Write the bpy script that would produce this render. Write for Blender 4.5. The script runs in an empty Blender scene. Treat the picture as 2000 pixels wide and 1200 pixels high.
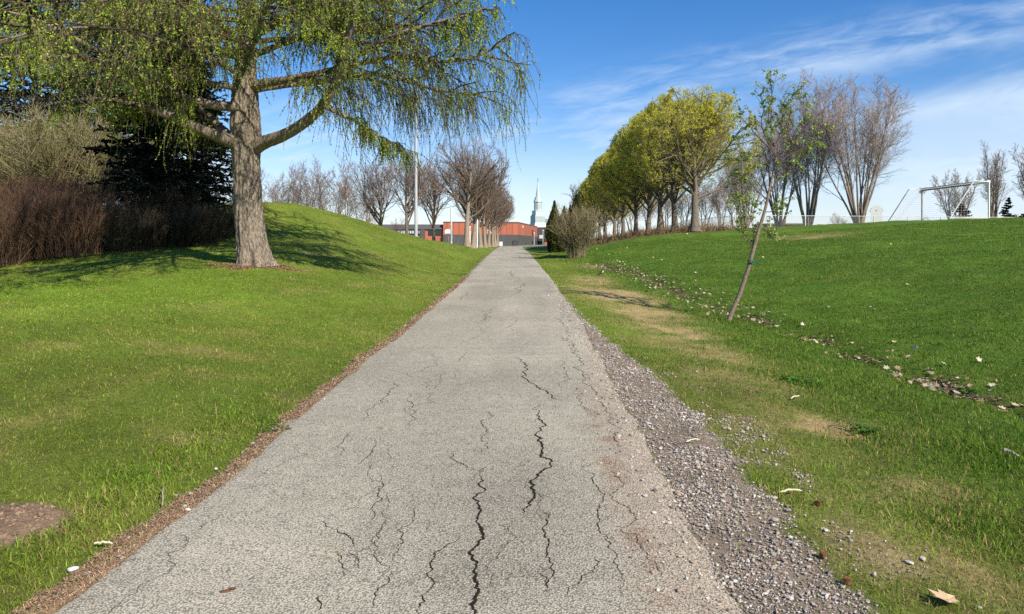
import bpy, math, random
import numpy as np
from mathutils import Vector, Matrix

# ------------------------------------------------------------------ camera, sky, sun, exposure
S = bpy.context.scene
COL = bpy.context.collection
F, HZ, CZ = 1444.4, 480.0, 1.55          # focal length in photo pixels, horizon row, eye height
cam_d = bpy.data.cameras.new('camera')
cam_d.sensor_width = 36.0
cam_d.lens = 26.0
cam_d.shift_y = -0.06
cam_d.clip_start = 0.05
cam_d.clip_end = 6000
cam = bpy.data.objects.new('camera', cam_d)
cam.location = (0, 0, CZ)
cam.rotation_euler = (math.radians(90), 0, 0)
COL.objects.link(cam)
S.camera = cam

SUN_AZ, SUN_EL = math.radians(141.0), math.radians(37.0)
sdir = Vector((math.sin(SUN_AZ) * math.cos(SUN_EL), math.cos(SUN_AZ) * math.cos(SUN_EL), math.sin(SUN_EL)))
sl = bpy.data.lights.new('sun', 'SUN')
sl.energy = 5.0
sl.angle = math.radians(0.53)
sl.color = (1.0, 0.91, 0.76)
so = bpy.data.objects.new('sun', sl)
so.rotation_euler = sdir.to_track_quat('Z', 'Y').to_euler()
so.location = (20, -30, 40)
COL.objects.link(so)

W = bpy.data.worlds.new('World')
S.world = W
W.use_nodes = True
wt = W.node_tree
wt.nodes.clear()
SKY_STRENGTH = 0.090


def wn(t, **kw):
    n = wt.nodes.new(t)
    for k, v in kw.items():
        setattr(n, k, v)
    return n


def wmath(op, a, b=None, c=None, clamp=False):
    n = wn('ShaderNodeMath', operation=op)
    n.use_clamp = clamp
    for i, x in enumerate((a, b, c)):
        if x is None:
            continue
        if isinstance(x, (int, float)):
            n.inputs[i].default_value = x
        else:
            wt.links.new(x, n.inputs[i])
    return n.outputs[0]


def wsmooth(x, lo, hi, to0=0.0, to1=1.0):
    n = wn('ShaderNodeMapRange', interpolation_type='SMOOTHSTEP')
    for i, v in enumerate((x, lo, hi, to0, to1)):
        if isinstance(v, (int, float)):
            n.inputs[i].default_value = v
        else:
            wt.links.new(v, n.inputs[i])
    return n.outputs[0]


def wnoise(a, b, scale, detail, rough, dist=0.0, seed=0.0):
    c = wn('ShaderNodeCombineXYZ')
    wt.links.new(a, c.inputs[0])
    wt.links.new(b, c.inputs[1])
    c.inputs[2].default_value = seed
    n = wn('ShaderNodeTexNoise')
    n.inputs['Scale'].default_value = scale
    n.inputs['Detail'].default_value = detail
    n.inputs['Roughness'].default_value = rough
    n.inputs['Distortion'].default_value = dist
    wt.links.new(c.outputs[0], n.inputs['Vector'])
    return n.outputs['Fac']


sky = wn('ShaderNodeTexSky', sky_type='NISHITA')
sky.sun_disc = False
sky.sun_elevation = SUN_EL
sky.sun_rotation = SUN_AZ
sky.altitude = 50
sky.air_density = 1.0
sky.dust_density = 0.15
sky.ozone_density = 2.2
hsv = wn('ShaderNodeHueSaturation')
hsv.inputs['Saturation'].default_value = 1.38
hsv.inputs['Value'].default_value = 1.12
wt.links.new(sky.outputs[0], hsv.inputs['Color'])
tc = wn('ShaderNodeTexCoord')
sep = wn('ShaderNodeSeparateXYZ')
wt.links.new(tc.outputs['Generated'], sep.inputs[0])
ay = wmath('MAXIMUM', wmath('ABSOLUTE', sep.outputs[1]), 0.12)
U = wmath('DIVIDE', sep.outputs[0], ay)
V = wmath('DIVIDE', sep.outputs[2], ay)
th = math.radians(11)
SS = wmath('ADD', wmath('MULTIPLY', U, math.cos(th)), wmath('MULTIPLY', V, math.sin(th)))
TT = wmath('SUBTRACT', wmath('MULTIPLY', V, math.cos(th)), wmath('MULTIPLY', U, math.sin(th)))
nA = wnoise(wmath('MULTIPLY', SS, 1.5), wmath('MULTIPLY', TT, 6.5), 2.0, 8, 0.62, 0.5, 3.1)
nB = wnoise(wmath('MULTIPLY', SS, 4.0), wmath('MULTIPLY', TT, 17.0), 2.6, 6, 0.6, 0.8, 7.7)
nC = wnoise(U, V, 2.2, 3, 0.5, 0.0, 1.3)
# a bright bank low on the right with a clean slanting upper edge
edge = wmath('ADD', 0.200, wmath('MULTIPLY', wmath('SUBTRACT', U, 0.51), 0.19))
edge = wmath('ADD', edge, wmath('MULTIPLY', wmath('SUBTRACT', nA, 0.5), 0.035))
bank = wmath('MULTIPLY', wsmooth(U, 0.36, 0.58), wsmooth(V, wmath('ADD', edge, 0.012), wmath('SUBTRACT', edge, 0.035)))
bank = wmath('MULTIPLY', bank, wmath('ADD', 0.52, wmath('MULTIPLY', wsmooth(nA, 0.35, 0.65), 0.30)))
# thin broken veil on the left and centre, and pale air near the horizon
veil = wmath('MULTIPLY', wsmooth(V, 0.235, 0.10), wsmooth(wmath('ADD', wmath('MULTIPLY', nA, 0.65), wmath('MULTIPLY', nB, 0.35)), 0.40, 0.64))
veil = wmath('MULTIPLY', veil, 0.86)
lowl = wmath('MULTIPLY', wsmooth(V, 0.20, 0.0), 0.56)
# wind-drawn wisps across the blue
bcen = wmath('SUBTRACT', V, wmath('ADD', 0.180, wmath('MULTIPLY', U, 0.195)))
band = wmath('MULTIPLY', wsmooth(wmath('ABSOLUTE', bcen), 0.060, 0.0), wsmooth(U, -0.05, 0.20))
wisp = wmath('MULTIPLY', band, wsmooth(wmath('ADD', wmath('MULTIPLY', nA, 0.5), wmath('MULTIPLY', nB, 0.5)), 0.40, 0.72))
hi_ = wmath('MULTIPLY', wmath('MULTIPLY', wsmooth(nA, 0.56, 0.80), 0.22), wsmooth(V, 0.5, 0.2))
cl = wmath('ADD', wmath('MAXIMUM', bank, wmath('MAXIMUM', veil, lowl)), wmath('ADD', wmath('MULTIPLY', wisp, 0.50), hi_), clamp=True)
cl = wmath('MINIMUM', cl, 0.9)
cl = wmath('MULTIPLY', cl, wsmooth(sep.outputs[2], -0.02, 0.0))
tint = wn('ShaderNodeMix', data_type='RGBA', blend_type='MULTIPLY')
tint.inputs[0].default_value = 1.0
tint.inputs[7].default_value = (1.0, 0.95, 1.10, 1)
wt.links.new(hsv.outputs[0], tint.inputs[6])
mixc = wn('ShaderNodeMix', data_type='RGBA')
wt.links.new(cl, mixc.inputs[0])
wt.links.new(tint.outputs[2], mixc.inputs[6])
mixc.inputs[7].default_value = (6.7, 7.9, 9.2, 1)
bg = wn('ShaderNodeBackground')
bg.inputs['Strength'].default_value = SKY_STRENGTH
wt.links.new(mixc.outputs[2], bg.inputs['Color'])
wo = wn('ShaderNodeOutputWorld')
wt.links.new(bg.outputs[0], wo.inputs['Surface'])

S.view_settings.view_transform = 'Standard'
S.view_settings.look = 'None'
S.view_settings.exposure = 0.42
S.view_settings.gamma = 1.0
S.render.engine = 'CYCLES'
S.cycles.max_bounces = 6
S.cycles.diffuse_bounces = 3
S.cycles.transmission_bounces = 3
S.cycles.transparent_max_bounces = 4
S.cycles.use_denoising = False

# ------------------------------------------------------------------ helpers
random.seed(5)
RNG = np.random.default_rng(11)


def P(px, py, d):
    return np.array([(px - 1000.0) * d / F, d, CZ + (HZ - py) * d / F])


def _hash(ix, iy, seed):
    h = (ix.astype(np.int64) * 374761393 + iy.astype(np.int64) * 668265263 + seed * 974634777) & 0xFFFFFFFF
    h = ((h ^ (h >> 13)) * 1274126177) & 0xFFFFFFFF
    h = h ^ (h >> 16)
    return (h & 0xFFFFFF) / float(0xFFFFFF)


def vnoise(x, y, seed=0):
    x = np.asarray(x, float); y = np.asarray(y, float)
    ix = np.floor(x); iy = np.floor(y)
    fx = x - ix; fy = y - iy
    fx = fx * fx * (3 - 2 * fx); fy = fy * fy * (3 - 2 * fy)
    a = _hash(ix, iy, seed); b = _hash(ix + 1, iy, seed)
    c = _hash(ix, iy + 1, seed); d = _hash(ix + 1, iy + 1, seed)
    return (a * (1 - fx) + b * fx) * (1 - fy) + (c * (1 - fx) + d * fx) * fy


def fbm(x, y, seed=0, oct=4):
    s = 0; a = 0.5; t = 0
    x = np.asarray(x, float); y = np.asarray(y, float)
    for i in range(oct):
        s = s + a * vnoise(x, y, seed + i * 17); t += a
        x = x * 2.03 + 11.3; y = y * 2.03 + 5.1; a *= 0.5
    return s / t


def sstep(x, a, b):
    t = np.clip((np.asarray(x, float) - a) / (b - a), 0, 1)
    return t * t * (3 - 2 * t)


def mesh_np(name, verts, faces, mats, col=None, fmat=None, smooth=False):
    """verts (N,3); faces: list of int arrays (M,k); col: (N,3) linear colours."""
    me = bpy.data.meshes.new(name)
    verts = np.ascontiguousarray(verts, dtype=np.float32)
    faces = [np.asarray(f, dtype=np.int32) for f in faces if len(f)]
    nl = sum(f.size for f in faces); nf = sum(len(f) for f in faces)
    me.vertices.add(len(verts)); me.vertices.foreach_set('co', verts.ravel())
    me.loops.add(nl); me.polygons.add(nf)
    me.loops.foreach_set('vertex_index', np.concatenate([f.ravel() for f in faces]))
    sizes = np.concatenate([np.full(len(f), f.shape[1], np.int32) for f in faces])
    st = np.zeros(nf, np.int32); st[1:] = np.cumsum(sizes)[:-1]
    me.polygons.foreach_set('loop_start', st)
    me.polygons.foreach_set('use_smooth', np.full(nf, bool(smooth)))
    for m in (mats if isinstance(mats, (list, tuple)) else [mats]):
        me.materials.append(m)
    if fmat is not None:
        me.polygons.foreach_set('material_index', np.asarray(fmat, np.int32))
    me.update(calc_edges=True)
    if col is not None:
        at = me.color_attributes.new('Col', 'FLOAT_COLOR', 'POINT')
        c = np.ones((len(verts), 4), np.float32); c[:, :3] = col
        at.data.foreach_set('color', c.ravel())
    me.validate()
    return me


def link(name, data, parent=None, loc=None):
    o = bpy.data.objects.new(name, data)
    COL.objects.link(o)
    if parent is not None:
        o.parent = parent
    if loc is not None:
        o.location = loc
    return o


def tag(o, label=None, cat=None, group=None, kind=None):
    if label: o['label'] = label
    if cat: o['category'] = cat
    if group: o['group'] = group
    if kind: o['kind'] = kind
    return o


def thing(name, loc, label, cat, group=None, rz=0.0, sc=1.0):
    o = bpy.data.objects.new(name, None)
    o.empty_display_size = 0.3
    COL.objects.link(o)
    o.location = loc
    o.rotation_euler = (0, 0, rz)
    o.scale = (sc, sc, sc) if isinstance(sc, (int, float)) else sc
    return tag(o, label, cat, group)


def copy_thing(src, loc, rz, sc, label=None, group=None):
    c = src.copy(); COL.objects.link(c)
    c.location = loc; c.rotation_euler = (0, 0, rz)
    c.scale = (sc, sc, sc) if isinstance(sc, (int, float)) else sc
    for ch in list(src.children):
        k = ch.copy(); COL.objects.link(k); k.parent = c
        for g in list(ch.children):
            q = g.copy(); COL.objects.link(q); q.parent = k
    if label: c['label'] = label
    if group: c['group'] = group
    return c


# ------------------------------------------------------------------ materials
def mat(name, color=(0.5, 0.5, 0.5), rough=0.8, spec=0.2, attr=False, noise=0.0, nscale=5.0, bump=0.0, bscale=40.0,
        trans=0.0, metal=0.0, stretch=(1, 1, 1), colors2=None):
    m = bpy.data.materials.new(name); m.use_nodes = True
    t = m.node_tree; N = t.nodes; L = t.links
    b = N['Principled BSDF']
    b.inputs['Roughness'].default_value = rough
    b.inputs['Specular IOR Level'].default_value = spec
    b.inputs['Metallic'].default_value = metal
    if attr:
        a = N.new('ShaderNodeAttribute'); a.attribute_name = 'Col'
        src = a.outputs['Color']
    else:
        r = N.new('ShaderNodeRGB'); r.outputs[0].default_value = (*color, 1)
        src = r.outputs[0]
    vec = None
    if noise or bump or colors2:
        c = N.new('ShaderNodeTexCoord'); mp = N.new('ShaderNodeMapping')
        mp.inputs['Scale'].default_value = stretch
        L.new(c.outputs['Object'], mp.inputs[0]); vec = mp.outputs[0]
    if noise or colors2:
        n = N.new('ShaderNodeTexNoise'); n.inputs['Scale'].default_value = nscale
        n.inputs['Detail'].default_value = 6; n.inputs['Roughness'].default_value = 0.65
        L.new(vec, n.inputs['Vector'])
        if colors2:
            rp = N.new('ShaderNodeMapRange'); rp.inputs[1].default_value = 0.38; rp.inputs[2].default_value = 0.62
            L.new(n.outputs['Fac'], rp.inputs[0])
            mx = N.new('ShaderNodeMix'); mx.data_type = 'RGBA'
            L.new(rp.outputs[0], mx.inputs[0]); L.new(src, mx.inputs[6]); mx.inputs[7].default_value = (*colors2, 1)
            src = mx.outputs[2]
        if noise:
            mr = N.new('ShaderNodeMapRange'); mr.inputs[1].default_value = 0.25; mr.inputs[2].default_value = 0.75
            mr.inputs[3].default_value = 1 - noise; mr.inputs[4].default_value = 1 + noise
            L.new(n.outputs['Fac'], mr.inputs[0])
            mm = N.new('ShaderNodeMix'); mm.data_type = 'RGBA'; mm.blend_type = 'MULTIPLY'; mm.inputs[0].default_value = 1
            L.new(src, mm.inputs[6]); L.new(mr.outputs[0], mm.inputs[7]); src = mm.outputs[2]
    if bump:
        n2 = N.new('ShaderNodeTexNoise'); n2.inputs['Scale'].default_value = bscale; n2.inputs['Detail'].default_value = 5
        L.new(vec, n2.inputs['Vector'])
        bp = N.new('ShaderNodeBump'); bp.inputs['Strength'].default_value = bump; bp.inputs['Distance'].default_value = 0.02
        L.new(n2.outputs['Fac'], bp.inputs['Height']); L.new(bp.outputs[0], b.inputs['Normal'])
    L.new(src, b.inputs['Base Color'])
    if trans:
        tr = N.new('ShaderNodeBsdfTranslucent'); L.new(src, tr.inputs['Color'])
        ms = N.new('ShaderNodeMixShader'); ms.inputs[0].default_value = trans
        L.new(b.outputs[0], ms.inputs[1]); L.new(tr.outputs[0], ms.inputs[2])
        L.new(ms.outputs[0], N['Material Output'].inputs['Surface'])
    return m


M = {}
M['leaf'] = mat('leaf_surface', attr=True, rough=0.65, spec=0.12, trans=0.38)
M['flower'] = mat('flower_surface', attr=True, rough=0.8, spec=0.05, trans=0.58)
M['needle'] = mat('needle_surface', attr=True, rough=0.8, spec=0.05, trans=0.3)
M['blade'] = mat('grass_blade', attr=True, rough=0.7, spec=0.06, trans=0.32)
M['twig'] = mat('twig_bark', attr=True, rough=0.9, spec=0.1)
M['stone'] = mat('stone', attr=True, rough=0.85, spec=0.25, bump=0.35, bscale=150)
M['litter'] = mat('dry_litter', attr=True, rough=0.9, spec=0.1)
M['bark_far'] = mat('grey_bark', (0.17, 0.145, 0.12), 0.95, 0.1, noise=0.35, nscale=6, stretch=(3, 3, 0.6), bump=0.5, bscale=14)

# ------------------------------------------------------------------ ground shape
_pd = np.array([-40, 0, 3, 6.2, 10.5, 14.4, 21.6, 31.6, 45, 60, 78, 95, 130, 4000.0])
_pz = CZ - np.array([1.9, 1.58, 1.50, 1.385, 1.275, 1.19, 1.04, 0.86, 0.62, 0.435, 0.285, 0.235, 0.20, 0.20])
_yy = np.arange(-40, 200, 0.25)
_zz = np.interp(_yy, _pd, _pz)
_k = np.exp(-0.5 * (np.arange(-24, 25) * 0.25 / 2.2) ** 2); _k /= _k.sum()
_zs = np.convolve(np.pad(_zz, 24, mode='reflect', reflect_type='odd'), _k, mode='valid')


def path_z(y):
    return np.interp(y, _yy, _zs)


def path_cx(y):
    return np.interp(y, [0, 3, 6.2, 10.5, 14.4, 21.6, 45, 78, 130], [-.47, -.45, -.42, -.29, -.22, -.14, -.15, -.2, -.2])


ctrl = []
for y in (-6, 0, 1.5, 3, 5, 8, 12, 18, 25, 35, 50, 65, 80, 100, 130):
    ctrl.append((-2.0, y, path_z(y))); ctrl.append((1.55, y, path_z(y)))
for a in [(0, 1000, 4.0), (0, 800, 5.4), (0, 650, 8), (0, 580, 12.3), (0, 535, 19.7), (230, 505, 21), (450, 482, 23), (497, 519, 18),
          (540, 397, 30), (440, 400, 30), (620, 411, 31), (700, 430, 33), (760, 448, 36), (820, 465, 40), (870, 478, 45), (905, 485, 54),
          (912, 487, 60), (600, 560, 14.5), (300, 560, 14.5), (640, 480, 23.5), (760, 492, 27),
          # ditch
          (2000, 800, 7.7), (1700, 705, 10.3), (1500, 630, 14.4), (1400, 600, 17.4), (1300, 560, 22.6), (1200, 525, 30.5), (1150, 508, 37),
          # crest of the slope
          (1150, 490, 46), (1200, 476, 48), (1250, 462, 50), (1320, 456, 52), (1400, 450, 54), (1500, 444.5, 57), (1600, 440, 55),
          (1700, 435, 52), (1850, 430, 49), (2000, 425, 47), (2200, 418, 44), (2600, 405, 40)]:
    p = P(*a); ctrl.append(tuple(p))
for px, d0, z0, d1, z1 in [(2000, 7.7, -.156, 47, 3.34), (1700, 10.3, -.055, 52, 3.17), (1500, 14.4, .054, 57, 2.95), (1400, 17.4, .1, 54, 2.67), (1250, 26, .3, 50, 2.15)]:
    for f in (0.3, 0.65):
        d = d0 + (d1 - d0) * f
        ctrl.append(((px - 1000) * d / F, d, z0 + (z1 - z0) * (f * 0.97)))
ctrl += [(-14.5, 45, 2.1), (-14, 60, 1.7), (-14, 85, 1.4), (-6.5, 55, 1.3), (-6, 80, 1.3), (-6, 110, 1.34), (-40, 20, 1.2), (-40, 60, 1.6), (-40, 110, 1.35),
         (-20, 10, .6), (-20, -6, .4), (-8, -6, .1), (-60, 0, 1.0), (-22, 30, 2.0),
         (6, 2, -.25), (12, 2, .6), (20, 6, 1.9), (40, 10, 3.3), (60, 40, 3.5), (8, -6, -.2), (25, -6, 1.8),
         (12.4, 61, 2.45), (12.4, 83, 2.35), (13, 110, 2.1), (6.5, 60, 1.15), (6.5, 85, 1.2), (6, 120, 1.32), (19.9, 66, 3.0), (18.7, 120, 2.8),
         (40, 65, 3.4), (40, 100, 3.3), (26, 90, 3.1), (70, 80, 3.4), (30, 150, 2.6), (70, 150, 3.0), (-60, 150, 1.35), (0, 170, 1.35), (15, 170, 1.4)]
ctrl = np.array(ctrl, float)
_res = ctrl[:, 2] - path_z(ctrl[:, 1])


def _tk(r2):
    return 0.5 * r2 * np.log(r2 + 1e-9)


_n = len(ctrl)
_A = np.zeros((_n + 3, _n + 3))
_dx = ctrl[:, None, 0] - ctrl[None, :, 0]; _dy = ctrl[:, None, 1] - ctrl[None, :, 1]
_A[:_n, :_n] = _tk(_dx ** 2 + _dy ** 2) + np.eye(_n) * 0.4
_A[:_n, _n] = 1; _A[:_n, _n + 1] = ctrl[:, 0]; _A[:_n, _n + 2] = ctrl[:, 1]
_A[_n, :_n] = 1; _A[_n + 1, :_n] = ctrl[:, 0]; _A[_n + 2, :_n] = ctrl[:, 1]
_w = np.linalg.solve(_A, np.concatenate([_res, np.zeros(3)]))


def ground_base(x, y):
    x = np.asarray(x, float); y = np.asarray(y, float)
    sh = np.broadcast(x, y).shape
    x = np.broadcast_to(x, sh).ravel(); y = np.broadcast_to(y, sh).ravel()
    cx = np.clip(x, -60, 75); cy = np.clip(y, -8, 170)
    out = np.zeros(len(x))
    for i in range(0, len(x), 40000):
        a = cx[i:i + 40000]; b = cy[i:i + 40000]
        k = _tk((a[:, None] - ctrl[None, :, 0]) ** 2 + (b[:, None] - ctrl[None, :, 1]) ** 2)
        out[i:i + 40000] = k @ _w[:_n] + _w[_n] + _w[_n + 1] * a + _w[_n + 2] * b
    out = out * (1 - sstep(y, 170, 260)) + 0.0
    # level strip under the path
    c = path_cx(y)
    k = 1 - sstep(np.abs(x - c), 1.5, 2.3)
    k = k * (y < 150)
    out = out * (1 - k)
    return (out + path_z(y)).reshape(sh)


DITCH = np.array([P(*a)[:2] for a in [(2300, 900, 5.6), (2000, 800, 7.7), (1700, 705, 10.3), (1500, 630, 14.4), (1400, 600, 17.4), (1300, 560, 22.6), (1200, 525, 30.5), (1150, 508, 37)]])


def ditch_x(y):
    return np.interp(y, DITCH[:, 1], DITCH[:, 0])


def ground(x, y):
    x = np.asarray(x, float); y = np.asarray(y, float)
    z = ground_base(x, y)
    off = sstep(np.abs(x - path_cx(y)), 1.7, 3.0)
    z = z + (fbm(x * 0.55, y * 0.55, 3, 3) - 0.5) * 0.16 * off + (fbm(x * 2.6, y * 2.6, 8, 3) - 0.5) * (0.045 + .045 * sstep(x, 2, 5)) * off * (y < 60)
    dd = x - ditch_x(y)
    z = z - 0.10 * np.exp(-(dd / 0.35) ** 2) * (y < 37) * (y > 3)
    # small bare earth heap in the near grass on the left
    z = z + 0.05 * np.exp(-(((x + 2.75) / 0.42) ** 2 + ((y - 3.72) / 0.35) ** 2))
    return z


def G(px, py, dmin=1.5, dmax=140):
    """where the ray through a photo pixel meets the ground"""
    d = np.exp(np.linspace(math.log(dmin), math.log(dmax), 900))
    X = (px - 1000) * d / F; Z = CZ + (HZ - py) * d / F
    below = Z <= ground(X, d)
    i = int(np.argmax(below)) if below.any() else len(d) - 1
    dd = d[i]
    x = (px - 1000) * dd / F
    return np.array([x, dd, float(ground(x, dd))])


# ------------------------------------------------------------------ what covers the ground where
def edge_noise(y, seed):
    return (fbm(y * 1.3, y * 0 + 0.5, seed, 4) - 0.5)


def left_edge(y):
    return path_cx(y) - np.interp(y, [0, 3, 5, 8, 20, 78, 130], [1.52, 1.49, 1.43, 1.41, 1.36, 1.42, 2.0]) + edge_noise(y, 41) * 0.16


def right_edge(y):
    return path_cx(y) + np.interp(y, [0, 3, 5, 8, 12, 20, 78, 130], [1.36, 1.38, 1.38, 1.38, 1.36, 1.34, 1.40, 2.0]) + edge_noise(y, 57) * 0.10


def gravel_right(y):
    return np.interp(y, [0, 3, 4, 5, 6.5, 8, 10, 12, 15, 20], [1.50, 1.45, 1.47, 1.52, 1.52, 1.46, 1.32, 1.22, 1.16, 1.10]) + edge_noise(y * 1.7, 77) * 0.22


def ell(x, y, cx, cy, rx, ry, rot=0.0):
    c, s = math.cos(rot), math.sin(rot)
    a = (x - cx) * c + (y - cy) * s; b = -(x - cx) * s + (y - cy) * c
    return np.exp(-((a / rx) ** 2 + (b / ry) ** 2))


DRY = []
for px, py, rx, ry, s in [(1195, 572, .9, 2.2, 1.5), (1265, 612, .60, 1.9, 1.6), (1310, 650, .45, 1.2, 1.2), (1160, 550, .7, 2.2, .6), (1400, 690, .4, .9, .55), (1620, 840, .38, .36, .8), (1455, 745, .45, .5, .5),
                          (1800, 960, .3, .3, .45), (1150, 520, .6, 2.2, .4), (1700, 1060, .2, .35, .4),
                          (520, 770, .35, .35, 0.35), (370, 858, .3, .22, 0.35), (330, 690, .7, .5, 0.15), (480, 740, .25, .3, 0.25), (600, 545, 1.6, 1.6, 0.17), (700, 560, 1.4, 2.2, 0.15), (250, 700, .8, .8, 0.12),
                          (100, 820, .6, .5, 0.17), (150, 900, .4, .35, 0.20), (300, 835, .6, .3, 0.17), (560, 690, .5, .6, 0.15), (80, 660, 1.2, 1.0, 0.11), (1580, 465, 2.2, 1.6, .6), (1880, 1120, .2, .25, .4), (700, 500, 2.5, 2.0, 0.15)]:
    g = G(px, py); DRY.append((g[0], g[1], rx, ry, s))


def cover(x, y):
    """dry straw, bare brown earth, needle litter, gravel: each 0..1"""
    n1 = fbm(x * 1.7, y * 1.7, 21, 4); n2 = fbm(x * 0.45, y * 0.45, 31, 4); n3 = fbm(x * 5.5, y * 5.5, 61, 3)
    dry = np.zeros_like(n1)
    for cx, cy, rx, ry, s in DRY:
        dry = np.maximum(dry, s * ell(x, y, cx, cy, rx, ry, 0.0))
    verge = np.exp(-((x - 2.3) / 0.8) ** 2) * sstep(y, 28, 4) * 0.10 + np.exp(-((x - 1.9) / 0.5) ** 2) * sstep(y, 45, 18) * 0.16
    dry = np.clip(dry * 1.2 * np.clip(0.1 + 3.0 * (n1 * .5 + n3 * .5 - .25), 0, 1.2) + verge * (n1 * 1.4 + n3 * 1.4 - .7) + (n1 - 0.64) * 0.9 * (x < -1.2) * (y < 26), 0, 1)
    dl = left_edge(y) - x          # + = outside the asphalt on the left
    nw = np.interp(y, [0, 3, 5, 8, 13, 25, 60], [.13, .11, .06, .045, .03, .015, .0]) * np.clip(2.3 * fbm(y * 1.1, y * 0 + 3.3, 91, 4) - .62, .0, 1.25)
    needles = sstep(nw - dl + (n3 - 0.5) * 0.14, -0.03, 0.05) * (dl > -0.3) * sstep(n1 + n3 * .5, .42, .62)
    dirt = ell(x, y, -2.68, 3.74, 0.33, 0.36, 0.2) * 1.5 + (n3 - 0.5) * 0.8
    dirt = sstep(dirt, 0.45, 0.75) * (x < -1.8) * (y < 6)
    g0 = G_LARCH
    r = np.hypot(x - g0[0], (y - g0[1]) * 0.8)
    litter = sstep(.78 - r + (n1 - 0.5) * .9 + (n3 - .5) * .5, 0.0, 0.25) * (x < -3) * sstep(n3 + n1, .75, 1.05)
    litter = np.maximum(litter, 0.95 * ell(x, y, g0[0] + .95, g0[1] - 0.15, 0.45, 0.28))
    litter = np.maximum(litter, 0.95 * ell(x, y, g0[0] - .85, g0[1] - 0.1, 0.30, 0.25))
    dr = x - right_edge(y)
    gw = gravel_right(y) - right_edge(y)
    gravel = sstep(gw - dr + (n3 - 0.5) * 0.22 * (0.3 + gw), -0.06, 0.06) * sstep(dr, -.05, .02) * sstep(y, 26, 12)
    rr = np.exp(-((x - gravel_right(y) - 0.25) / 0.22) ** 2) * sstep(n1 * .6 + n3 * .4, .50, .62) * sstep(y, 11, 5) * 0.26
    gravel = np.maximum(gravel, rr * (dr > 0))
    ditch = np.exp(-((x - ditch_x(y)) / 0.28) ** 2) * sstep(fbm(x * 0 + 0.7, y * 0.8, 15, 3), 0.40, 0.56) * (y < 34) * (y > 4)
    return dry, np.clip(dirt, 0, 1), np.clip(needles, 0, 1), np.clip(litter, 0, 1), np.clip(gravel, 0, 1), ditch, n1, n2, n3


G_LARCH = P(497, 519, 18); G_LARCH[2] = float(ground(G_LARCH[0], G_LARCH[1]))


def grass_color(x, y, n1, n2, n3):
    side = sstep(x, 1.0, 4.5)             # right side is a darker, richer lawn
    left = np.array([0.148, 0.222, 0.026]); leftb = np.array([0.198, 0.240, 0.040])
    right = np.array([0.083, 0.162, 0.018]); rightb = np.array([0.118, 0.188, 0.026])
    lush = np.array([0.175, 0.295, 0.024])
    a = left + (leftb - left) * np.clip(n1 * 2.2 - 0.6, 0, 1)[..., None]
    b = right + (rightb - right) * np.clip(n1 * 2.0 - 0.5, 0, 1)[..., None]
    far_l = (sstep(-x, 3.0, 7.0) * sstep(y, 7, 12) * sstep(y, 20, 14))[..., None] * 0.55
    a = a * (1 - far_l) + lush * far_l
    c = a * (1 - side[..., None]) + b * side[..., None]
    return c * ((0.84 + 0.32 * n2) * (0.82 + 0.36 * fbm(x * 1.1 + 3, y * .8, 23, 3)))[..., None]


C_DRY = np.array([0.45, 0.325, 0.155]); C_DIRT = np.array([0.270, 0.185, 0.120]); C_NEED = np.array([0.26, 0.185, 0.120])
C_GRAV = np.array([0.285, 0.225, 0.165]); C_LITT = np.array([0.30, 0.17, 0.085]); C_SOIL = np.array([0.070, 0.048, 0.028])


def ground_color(x, y):
    dry, dirt, need, litt, grav, dit, n1, n2, n3 = cover(x, y)
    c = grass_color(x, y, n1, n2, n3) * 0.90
    near = sstep(y, 14, 5)[..., None]
    c = c * (1 - 0.25 * near) + C_SOIL * 0.25 * near      # soil shows between near blades
    for k, cc in ((dry * 0.85, C_DRY), (dit * 0.75, C_SOIL * 1.5), (grav, C_GRAV * (0.75 + 0.5 * n3)[..., None]), (litt, C_LITT), (dirt, C_DIRT * (0.8 + 0.4 * n3)[..., None]), (need, C_NEED * (0.7 + 0.6 * n3)[..., None])):
        c = c * (1 - k[..., None]) + cc * k[..., None]
    # bare earth and leaves under the far row of maples
    u = sstep(x, 5.2, 6.5) * sstep(y, 47.5, 52) * sstep(x, 20, 15) * sstep(y, 130, 110)
    u = u * sstep(n1 + 0.3 * n2, .42, .62)
    c = c * (1 - u[..., None]) + np.array([0.13, 0.085, 0.05]) * u[..., None]
    return c


def grid_axis(parts):
    out = []
    for a, b, s in parts:
        out.append(np.arange(a, b, s))
    return np.unique(np.concatenate(out).round(4))


gx = np.concatenate([[-2500, -1200, -600, -300, -150, -100], np.arange(-70, -30, 4), np.arange(-30, -15, 0.5), np.arange(-15, -8, 0.16), np.arange(-8, 8, 0.06),
                     np.arange(8, 16, 0.14), np.arange(16, 36, 0.4), np.arange(36, 76, 3), [100, 150, 300, 600, 1200, 2500]])
gy = [-300, -100, -40, -20, -10, -6, -3]
yv = -1.0
while yv < 170:
    gy.append(yv); yv += 0.12 if yv < 1.6 else max(0.045, yv * 0.0125)
gy = np.array(gy + [190, 210, 235, 260, 300, 400, 600, 1000, 1800, 3500.0])
XX, YY = np.meshgrid(gx, gy)
ZZ = ground(XX, YY)
inside = (XX > left_edge(YY) + 0.10) & (XX < right_edge(YY) - 0.12) & (YY > -2) & (YY < 130)
ZZ = ZZ - 0.05 * inside
CC = ground_color(XX, YY)
nx, ny = len(gx), len(gy)
idx = np.arange(nx * ny).reshape(ny, nx)
q = np.stack([idx[:-1, :-1], idx[:-1, 1:], idx[1:, 1:], idx[1:, :-1]], -1).reshape(-1, 4)

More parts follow.
